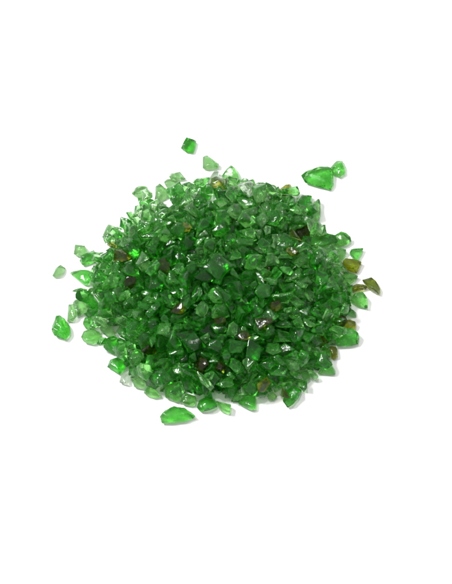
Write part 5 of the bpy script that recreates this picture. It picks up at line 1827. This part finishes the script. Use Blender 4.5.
35 33 -7 2403 72 457 -411 -412 -672 pale
43 47 364 3074 186 207 -836 114 495 light
34 45 765 2976 473 906 46 178 381 mid
5 37 1235 2886 149 321 462 607 -561 light
49 40 1562 3101 278 937 205 -212 -187 mid
20 37 3366 2686 92 25 -323 -89 -942 light
27 39 -2231 3377 142 465 -577 -246 625 mid
73 42 -1602 3175 319 398 -887 208 -111 pale
3 36 -876 3139 75 182 -536 725 392 pale
53 66 353 3513 214 302 623 653 305 mid
53 52 1668 3275 148 792 88 -12 -604 deep
88 29 2774 3465 94 326 893 27 -308 pale
24 24 -1805 4202 92 235 244 878 337 light
69 44 727 3912 164 463 402 -758 224 light
46 63 1097 4032 320 453 -240 399 -760 light
31 27 1771 3820 145 347 782 234 461 pale
27 26 -350 4600 103 14 542 -567 620 pale
90 39 -40 4450 87 47 -838 -539 -65 pale
73 32 907 4208 70 986 -141 -49 81 pale
57 41 -162 4590 136 530 -537 -566 332 olive
61 39 -809 -3286 555 352 -359 -245 -829 mid
45 49 1002 -3419 470 717 689 105 9 light
93 43 -361 -2754 253 608 -111 -578 -533 mid
30 32 -109 -2921 74 395 -786 -454 141 deep
31 40 380 -2705 572 38 478 86 873 deep
51 41 850 -2832 615 672 -388 578 -250 deep
67 44 -2576 -2166 342 83 -825 -62 555 deep
58 67 -2333 -2465 300 955 202 65 -206 mid
32 51 -1555 -2275 647 280 557 -485 614 mid
41 36 -1110 -2630 122 431 -725 121 -523 mid
60 35 -291 -2357 294 617 -293 251 -686 deep
17 59 2354 -2059 629 235 -804 -448 312 mid
35 29 -3019 -1897 329 249 -673 684 -132 mid
69 54 -2464 -1847 668 867 191 -178 -424 deep
36 28 -2201 -2113 441 185 332 896 228 mid
42 46 -1365 -2057 418 834 -297 -301 -354 mid
73 24 -1208 -1637 239 164 -556 774 256 light
72 52 544 -1907 500 800 552 -144 -186 deep
42 50 1130 -2019 449 57 -113 -962 242 deep
49 30 1975 -1877 279 947 -66 -289 123 deep
55 43 -3191 -1688 490 605 -180 620 -466 light
50 45 -2900 -1405 457 571 290 -229 -733 deep
69 57 -1499 -1303 387 910 -33 261 -319 light
71 52 -827 -1079 387 319 -598 722 139 deep
46 61 -317 -1188 559 162 -863 76 472 deep
66 84 84 -1417 623 734 -124 -200 638 mid
59 42 1267 -1779 99 571 486 643 158 mid
66 80 1078 -1767 383 35 -779 524 343 mid
1 32 2680 -1274 202 356 773 -327 411 pale
71 33 -4226 -987 277 284 830 -476 -58 deep
47 32 -3030 -1131 510 770 86 -10 633 deep
38 44 -2673 -1160 423 699 -594 -384 109 light
83 30 -1735 -1044 272 847 90 -74 518 light
10 58 -1685 -720 288 307 655 591 -358 deep
1 46 -76 -837 627 81 818 250 -511 deep
90 63 257 -513 412 476 108 -9 -873 light
35 68 398 -725 544 343 682 -100 638 mid
36 31 867 -1374 347 561 163 801 130 mid
50 73 2517 -859 513 625 327 422 570 mid
47 33 2861 -1003 330 279 -431 333 -791 deep
5 25 -4341 -730 296 482 -849 -47 210 mid
62 44 -4146 -223 601 511 215 -561 615 light
31 46 -2839 -583 294 356 846 228 324 light
79 49 -2415 -593 296 11 144 53 988 mid
26 78 -2062 -363 346 85 -721 687 19 mid
47 42 -1853 -294 484 214 885 -209 -358 deep
94 26 -227 -612 674 756 -180 -622 -104 deep
29 48 700 -632 785 432 823 -322 -181 deep
23 60 1024 -769 592 495 -546 -51 674 deep
58 62 2571 -480 307 232 887 56 -395 olive
15 30 2837 -736 197 433 -432 -389 689 mid
84 40 -4519 182 412 116 -981 5 -158 mid
13 45 -4065 -84 430 4 -432 -497 -752 light
38 40 -3775 6 508 110 897 197 379 deep
58 72 -2453 -169 282 586 703 348 201 light
38 43 -1954 42 485 387 284 -877 -23 deep
57 47 -1515 -179 588 882 179 -148 410 mid
58 45 -480 -258 459 186 -797 454 353 deep
25 48 -251 -80 614 162 532 -541 632 deep
1 47 40 212 560 466 140 -674 -555 light
20 35 502 138 573 185 -694 651 -245 deep
42 76 1671 169 299 277 -326 235 873 deep
13 68 2344 322 214 141 66 254 954 pale
78 54 2686 269 348 499 -549 503 -443 light
51 35 3522 136 236 510 -427 354 657 mid
72 20 -3719 641 201 412 -364 -16 -835 deep
53 32 -2586 163 425 565 -123 -8 -816 deep
93 59 -2270 133 692 280 9 -912 300 pale
22 43 -1791 256 560 117 717 -586 358 mid
56 29 -1270 233 335 580 -187 -474 -636 deep
94 50 -1009 477 155 465 -390 -233 760 deep
74 51 997 564 545 942 -305 23 138 mid
58 60 1064 343 414 367 204 -615 667 mid
55 41 1249 1014 462 43 5 863 504 mid
91 35 1924 353 212 386 520 130 -751 light
14 38 3417 184 173 552 340 -485 586 mid
28 37 3660 355 237 209 104 43 -972 pale
17 41 -3296 1101 334 586 -658 -381 -280 deep
3 40 -3210 1011 293 78 -461 -383 -797 mid
9 46 -2117 572 704 604 -328 -726 27 deep
14 23 -1412 903 430 796 116 -368 466 light
34 57 -948 782 400 474 359 -763 -252 deep
3 68 -667 842 283 422 -622 -278 598 deep
15 53 -518 401 438 4 -914 326 -242 mid
72 22 546 759 530 115 -877 380 271 mid
83 56 882 1021 516 264 517 -774 -252 mid
17 43 1611 818 294 38 200 -478 -855 deep
83 53 2104 792 487 804 41 -207 556 deep
65 43 2384 1241 693 277 79 -952 -107 mid
83 44 -3742 1106 193 922 -170 -117 -328 light
92 37 -3816 1390 341 684 -132 -380 -609 deep
63 46 -3175 1454 526 501 820 259 94 deep
73 68 -3022 1373 233 795 -290 -85 -525 light
25 40 -2200 1245 472 171 292 -917 -210 mid
68 53 -1728 1121 467 192 515 785 286 light
75 57 -1250 1060 660 424 875 -112 -205 light
36 52 -837 1424 323 246 -154 -852 435 deep
61 61 -316 1389 596 172 351 -740 -547 light
14 22 979 1331 73 898 -66 0 -435 mid
49 68 1563 1289 548 607 -392 -201 -661 pale
26 62 1768 1232 310 18 936 102 335 mid
82 65 2436 1195 509 105 230 227 941 mid
26 45 -1078 1945 282 714 644 134 241 light
49 34 -1177 1662 245 127 -113 149 -974 light
92 40 -486 1500 428 364 308 854 -204 mid
48 34 -138 1945 233 1 -483 -872 85 mid
33 45 834 1922 826 970 -100 -49 218 mid
77 37 1526 1544 415 240 -50 26 -969 deep
46 53 1853 1743 353 400 460 -116 -784 mid
22 37 2221 1558 542 297 536 738 -283 mid
89 32 -3629 2364 170 303 -589 591 460 pale
91 38 -2866 2182 396 128 309 604 -723 pale
52 35 -2295 2188 661 227 9 926 303 light
61 23 -1912 2049 212 19 -480 -877 18 mid
52 65 -1414 2443 633 173 -908 76 374 mid
55 42 -796 2600 664 161 -103 252 949 light
65 37 328 2101 532 651 466 200 564 pale
26 41 -2696 2460 486 69 -234 667 -704 pale
25 35 -1844 2871 457 210 -124 -622 744 deep
31 36 -1726 2698 549 765 -199 -270 -549 deep
71 35 -897 2680 193 752 -457 -460 113 light
94 57 -640 2574 272 739 -250 -454 430 light
71 49 127 2807 422 223 821 -525 -14 mid
95 29 1091 2902 387 86 211 944 -240 pale
68 35 -2214 2803 310 508 -518 -633 -272 mid
18 42 -1678 3049 384 827 -234 -506 66 light
23 54 -1348 3179 698 151 976 -70 -137 pale
76 24 -704 2860 377 778 298 82 -548 mid
32 41 516 3021 455 471 147 -434 -754 mid
68 40 676 2988 208 746 -633 110 -174 olive
42 57 1740 2890 428 819 -458 -27 343 pale
67 48 1935 3177 286 400 -519 469 -592 light
26 39 2065 2976 444 564 466 654 192 mid
63 21 2598 3175 366 210 898 -117 -369 mid
61 34 -1842 3437 242 228 748 -381 -493 mid
29 26 1785 3598 97 418 -462 558 -549 pale
15 35 2559 3323 249 532 -664 158 502 mid
67 35 -1739 4002 128 633 -700 -97 315 deep
2 40 398 4583 65 831 137 119 526 light
15 26 -1332 -3516 314 355 -165 -610 689 deep
11 26 -1401 -3361 85 0 -669 -743 1 mid
79 48 100 -2875 572 483 -836 251 65 mid
62 36 843 -3101 676 625 -582 -514 76 deep
89 40 2294 -3034 514 703 -335 71 624 deep
15 33 -2679 -2460 441 669 -321 1 670 deep
94 30 -2201 -2324 379 293 -274 -841 362 light
58 67 -1529 -2070 636 128 -51 825 549 deep
13 51 -327 -2603 550 360 -544 140 -744 mid
40 30 2391 -2395 370 374 434 690 -443 deep
26 63 -2064 -2295 587 166 800 433 380 mid
81 29 -2839 -1489 671 115 -264 298 -910 light
19 43 -1594 -1389 595 691 30 -216 -689 deep
61 45 -1077 -1459 400 78 118 730 -668 deep
73 39 -689 -1356 559 293 -451 792 -289 deep
15 68 672 -1144 605 349 436 -826 -76 deep
77 57 2602 -1192 562 84 -55 -879 466 mid
35 30 3545 -1702 270 710 82 -594 -371 deep
43 68 -1938 -866 506 151 -703 687 -102 mid
28 26 -1638 -877 141 318 851 -194 -369 deep
54 54 -363 -1119 818 521 497 689 -87 deep
81 46 73 -711 686 402 632 661 29 mid
78 44 1277 -897 687 727 80 2 -682 deep
51 51 2461 -224 488 727 -222 -125 638 mid
67 45 -4209 -633 489 20 -88 -502 860 mid
79 30 -3717 -463 764 25 -575 818 26 mid
76 68 -2297 -797 468 428 -252 -154 -854 mid
54 27 -92 -755 879 826 56 -313 465 mid
68 36 -66 -539 835 319 -388 616 606 deep
35 51 1605 -580 644 339 -182 -814 435 deep
76 36 -3227 -272 398 413 154 -692 -572 deep
67 56 -2568 -187 541 363 -463 -636 500 deep
45 34 -2226 21 443 648 -162 216 712 mid
9 22 -1371 -122 800 588 -326 153 -724 deep
9 37 -933 34 631 594 -757 204 -180 deep
24 33 955 -139 561 285 721 621 114 mid
22 36 1566 -159 397 250 -399 691 -549 deep
37 37 2403 31 256 673 -249 -164 -677 deep
92 42 3450 -43 417 76 221 672 -703 deep
31 29 -4741 393 136 790 449 -376 -182 mid
34 31 -4551 456 413 353 -582 -547 486 light
92 38 -3158 221 370 113 -472 858 -167 mid
25 34 -2187 365 902 963 93 157 199 light
85 41 -1928 345 735 150 48 -916 370 light
33 47 -1470 404 690 420 240 -159 861 deep
46 61 -902 261 493 453 286 -737 -413 deep
4 53 -492 271 800 199 559 -19 -805 mid
37 68 -69 368 740 752 -75 -350 553 light
68 57 1300 221 510 273 657 -661 238 mid
72 30 1840 -436 323 228 -253 76 -937 light
25 56 2390 361 494 468 224 -815 260 mid
20 33 -2368 1078 561 582 26 -176 -794 mid
95 27 -2170 908 596 404 154 878 204 light
72 50 -1833 763 714 628 -197 -107 745 deep
82 58 -693 967 495 337 -193 48 -920 light
12 42 -341 784 640 58 -583 -738 -336 mid
82 59 38 977 614 280 -63 -37 957 mid
75 44 704 714 664 386 -849 338 126 light
68 28 1846 452 433 14 758 614 219 deep
6 29 -4076 1343 221 709 -267 549 -353 pale
26 48 -1990 1237 543 324 -202 349 -856 light
58 48 -1502 1321 386 406 -121 610 670 light
25 68 -808 1356 560 209 730 -595 263 mid
5 49 -200 1219 736 322 -378 332 -802 deep
40 44 550 1234 808 486 300 -271 -775 deep
38 38 665 1346 518 738 144 610 250 mid
35 44 1604 994 553 578 389 -470 -542 deep
69 33 1814 1085 442 167 156 143 -963 pale
13 32 3382 1272 628 167 -64 -845 504 mid
3 36 -2888 1670 199 736 37 -675 12 light
69 28 -2666 1685 114 495 248 -815 172 deep
51 43 -1979 2061 617 438 -111 869 202 pale
89 32 -1002 1864 274 509 855 -95 28 mid
42 53 -100 1813 539 585 -468 -512 -421 mid
69 23 518 1730 400 62 -319 789 521 pale
1 34 2289 1795 640 946 -218 125 203 deep
76 36 -3367 2061 434 468 -268 -836 -98 mid
29 42 -3111 2309 470 201 -161 -525 811 pale
61 43 -1590 2207 363 176 -708 325 -603 light
62 31 -1650 2322 581 399 -377 -541 -637 mid
11 40 -1042 2722 616 794 104 -448 -398 deep
51 56 64 2161 619 230 278 -299 -884 light
45 38 3443 2388 396 142 772 51 617 mid
36 39 -2863 2563 468 956 -81 -240 -148 pale
8 42 -39 2467 325 191 -885 372 -206 light
78 35 1957 2794 606 428 -467 -569 -524 mid
60 60 732 3293 371 382 803 108 444 light
70 29 1312 3011 65 926 -178 -315 109 mid
78 47 1842 3147 527 26 -954 202 220 light
89 36 -150 3981 505 745 -421 260 -447 pale
69 66 1121 3966 614 143 -24 -963 -225 light
65 28 811 3914 396 544 98 -812 188 pale
25 23 -400 -3427 473 706 -265 -652 84 mid
77 28 -1853 -2543 609 376 -699 456 -403 mid
59 52 -2813 -2425 621 105 643 -699 -296 light
29 36 -2105 -2575 664 243 326 381 830 deep
10 43 -404 -1758 391 6 275 -380 883 mid
47 51 -460 -2281 699 247 307 918 40 mid
84 26 -3674 -1438 504 45 -841 -49 536 mid
60 42 -2338 -2330 589 83 194 946 248 deep
68 47 -1591 -1370 783 420 -304 576 632 mid
61 35 -888 -1400 533 575 -112 -628 -513 deep
91 34 -2580 -1218 852 234 500 -411 -725 deep
10 34 288 -1171 743 601 -603 73 520 mid
37 40 689 -932 822 400 109 -140 899 deep
0 34 2092 -805 768 331 -142 460 811 deep
27 38 -1707 -687 460 721 -578 -2 -382 mid
45 33 -3283 -121 510 35 364 -354 861 deep
47 31 -3398 217 142 690 -708 -41 -145 olive
17 27 -2847 308 295 227 -151 223 936 deep
3 46 -1457 -385 766 895 -317 -310 -60 mid
78 29 -699 93 810 5 -14 -973 232 mid
39 55 597 -269 591 876 -461 -7 -141 mid
18 57 -2472 742 721 284 45 -110 -952 mid
58 82 -1879 -93 764 727 96 315 -603 mid
34 84 -711 580 691 47 -686 -688 232 mid
44 56 -218 583 1045 981 146 -29 -120 deep
70 45 818 44 586 87 -138 986 -36 deep
53 46 1703 420 630 621 -218 258 -708 deep
35 38 -2950 1042 381 754 419 268 430 deep
37 46 -1144 802 668 666 716 125 168 mid
56 29 1420 1064 845 918 -333 -156 149 deep
44 43 1780 756 604 88 -792 523 -302 mid
62 43 -2403 2016 851 749 -566 70 338 light
22 27 -1098 1678 365 690 -504 -455 249 mid
79 52 -727 2066 731 955 224 -185 -53 light
48 28 -137 2026 505 131 -534 188 -814 deep
74 31 2125 1836 694 548 -173 -100 -813 deep
16 46 -2956 2276 735 787 110 -204 -572 light
52 32 1349 2492 624 534 -453 446 557 deep
18 50 129 2953 640 676 -136 468 553 mid
5 53 -1736 3913 531 15 -731 -461 -503 light
47 34 -1757 4184 293 311 429 -774 346 deep
0 33 1705 3659 365 337 106 -936 3 mid
4 33 561 -2444 491 718 273 -621 156 deep
75 30 -2029 -2004 798 134 -8 564 815 mid
66 65 -762 -1814 683 254 -593 -512 568 deep
25 28 2511 -2070 613 513 -403 -709 -268 deep
54 37 -2658 -1374 662 817 149 -266 -490 pale
40 29 -2650 -1628 575 360 316 868 131 deep
70 35 -730 -1612 886 296 610 388 625 deep
91 34 513 -1368 845 533 324 781 -31 mid
57 44 1110 -1772 790 462 -401 756 -234 mid
7 24 -877 -1363 846 306 845 -298 322 deep
2 40 -1488 -589 436 64 -307 -727 -611 deep
64 32 -1343 -892 987 171 800 -247 -520 deep
63 44 328 -622 998 788 -609 -16 85 light
12 34 1239 -320 877 582 -182 -544 576 mid
57 46 2220 -567 932 930 9 310 -196 light
69 38 -382 -18 897 401 848 -335 85 deep
44 44 540 14 711 965 211 108 115 deep
81 21 3417 -128 653 656 -5 96 -748 deep
23 29 -2696 342 720 158 26 -892 422 mid
17 37 -1169 399 393 306 462 -515 654 mid
44 49 -586 636 935 495 -643 -584 -20 light
33 30 810 562 677 334 942 -22 24 deep
39 33 -2438 1149 771 715 -309 -397 -485 mid
55 27 -3158 1140 768 543 -396 -740 -5 mid
19 42 -1446 1520 874 733 -143 374 -550 mid
81 50 -1107 1585 778 256 -146 949 -111 light
88 31 -379 1616 852 791 -594 -87 -116 pale
84 27 332 1485 853 184 28 630 754 mid
49 36 -3138 2457 175 199 -724 279 599 light
40 34 859 1532 706 972 72 -48 218 mid
14 29 -146 3102 761 464 668 -375 -446 light
43 42 95 2962 877 446 -883 106 -102 pale
56 38 -1730 3827 758 819 -6 -20 -573 mid
17 28 -1314 3462 747 602 -181 -213 -748 pale
5 45 -168 -2571 760 783 456 -410 -109 light
91 26 273 -2196 735 346 800 374 -316 deep
75 22 -2561 -2472 676 225 0 -220 949 deep
60 37 -1408 -2198 864 691 595 244 330 mid
28 28 -2204 -673 803 435 -234 75 -866 deep
43 46 -1583 -519 945 506 176 324 780 mid
45 47 -1574 -183 849 706 329 385 495 mid
15 59 -1423 -240 1162 8 -598 -397 -697 light
1 36 -1821 -144 1015 143 -318 884 313 mid
64 21 2382 -233 731 705 -319 -569 278 light
76 24 -3371 209 483 340 -553 -102 -754 deep
76 42 -1269 548 951 712 -379 -488 -332 mid
74 39 -1068 579 650 765 -74 -633 96 mid
36 31 2306 211 418 42 453 -296 840 deep
15 23 1374 1247 918 501 -842 -190 -63 light
92 31 -1361 1453 946 313 -875 117 351 deep
6 22 233 1570 893 711 -420 -548 -130 pale
24 39 -283 2358 1001 586 391 -369 -606 light
31 27 296 2663 955 366 513 -765 -134 pale
39 29 -2044 2655 613 515 682 -125 504 pale
44 29 541 2760 847 84 136 -985 -62 mid
77 38 -1766 3574 704 802 399 436 80 pale
28 23 840 -2034 625 714 490 471 166 deep
26 31 -2672 -656 702 906 -56 224 356 mid
81 33 -1828 -667 977 425 -30 415 -804 light
3 40 -3063 695 858 252 -542 -724 -344 deep
90 46 -1674 748 1076 565 352 539 516 mid
45 29 -3138 1236 612 206 806 -29 -554 mid
60 28 679 1424 1162 455 -147 -121 870 mid
7 25 -153 2156 913 478 527 645 -280 pale
71 27 475 2728 954 36 -773 -632 -37 mid
25 35 1144 2480 734 401 -219 -476 -751 pale
32 31 -190 3261 821 259 -72 -577 -771 mid
3 20 306 -2031 788 510 722 367 290 light
61 36 274 76 799 255 960 108 50 deep
78 29 -2358 509 790 803 -68 -138 576 deep
39 51 -260 314 1308 375 -350 321 796 deep
38 21 -1106 648 1033 734 357 574 -65 mid
22 31 -532 2404 986 199 -750 628 69 deep
35 27 -1622 -1256 1045 509 858 69 -8 deep
77 33 -1379 2030 1129 330 -389 480 -714 deep
75 53 -452 11 1494 433 -542 692 196 deep
44 31 27 140 1482 419 -787 446 -82 mid
'''
protos = {}


def chip_mesh(i, s, tone):
    key = (i, s, tone)
    if key not in protos:
        r = random.Random(5000 + i).choice((.03, .045, .07, .095))
        bm = rounded(chip_corners(i), r)
        me = finish(bm, 'chip%d' % i, 1.0, 2)
        bm.free()
        for v in me.vertices:
            v.co *= s * .985
        protos[key] = me
        me.materials.append(M[tone])
    return protos[key]


def pose(f):
    return Vector((f[2], f[3], f[4])) / 10000, Quaternion((f[5] / 1000, f[6] / 1000, f[7] / 1000, f[8] / 1000)).normalized()


for line in HEAP.strip().splitlines():
    nums, label = line.split('|')
    f = nums.split()
    tone = f.pop()
    f = [int(a) for a in f]
    o = link_chip(chip_mesh(f[0], f[1] / 1000, tone), tone, label.strip())
    o.rotation_mode = 'QUATERNION'
    o.location, o.rotation_quaternion = pose(f)

order = list(GLASS)
bm = bmesh.new()
for line in REST.strip().splitlines():
    f = line.split()
    tone = f.pop()
    f = [int(a) for a in f]
    me = chip_mesh(f[0], f[1] / 1000, tone)
    loc, q = pose(f)
    n0, f0 = len(bm.verts), len(bm.faces)
    bm.from_mesh(me)
    bm.verts.ensure_lookup_table()
    bm.faces.ensure_lookup_table()
    rot = q.to_matrix()
    for v in bm.verts[n0:]:
        v.co = rot @ v.co + loc
    for fc in bm.faces[f0:]:
        fc.material_index = order.index(tone)
me = bpy.data.meshes.new('crushed_glass')
bm.to_mesh(me)
bm.free()
for k in order:
    me.materials.append(M[k])
rest = bpy.data.objects.new('crushed_glass', me)
C.collection.objects.link(rest)
rest['kind'] = 'stuff'
rest['label'] = 'small crushed green glass filling the heap between the larger chips'
rest['category'] = 'crushed glass'
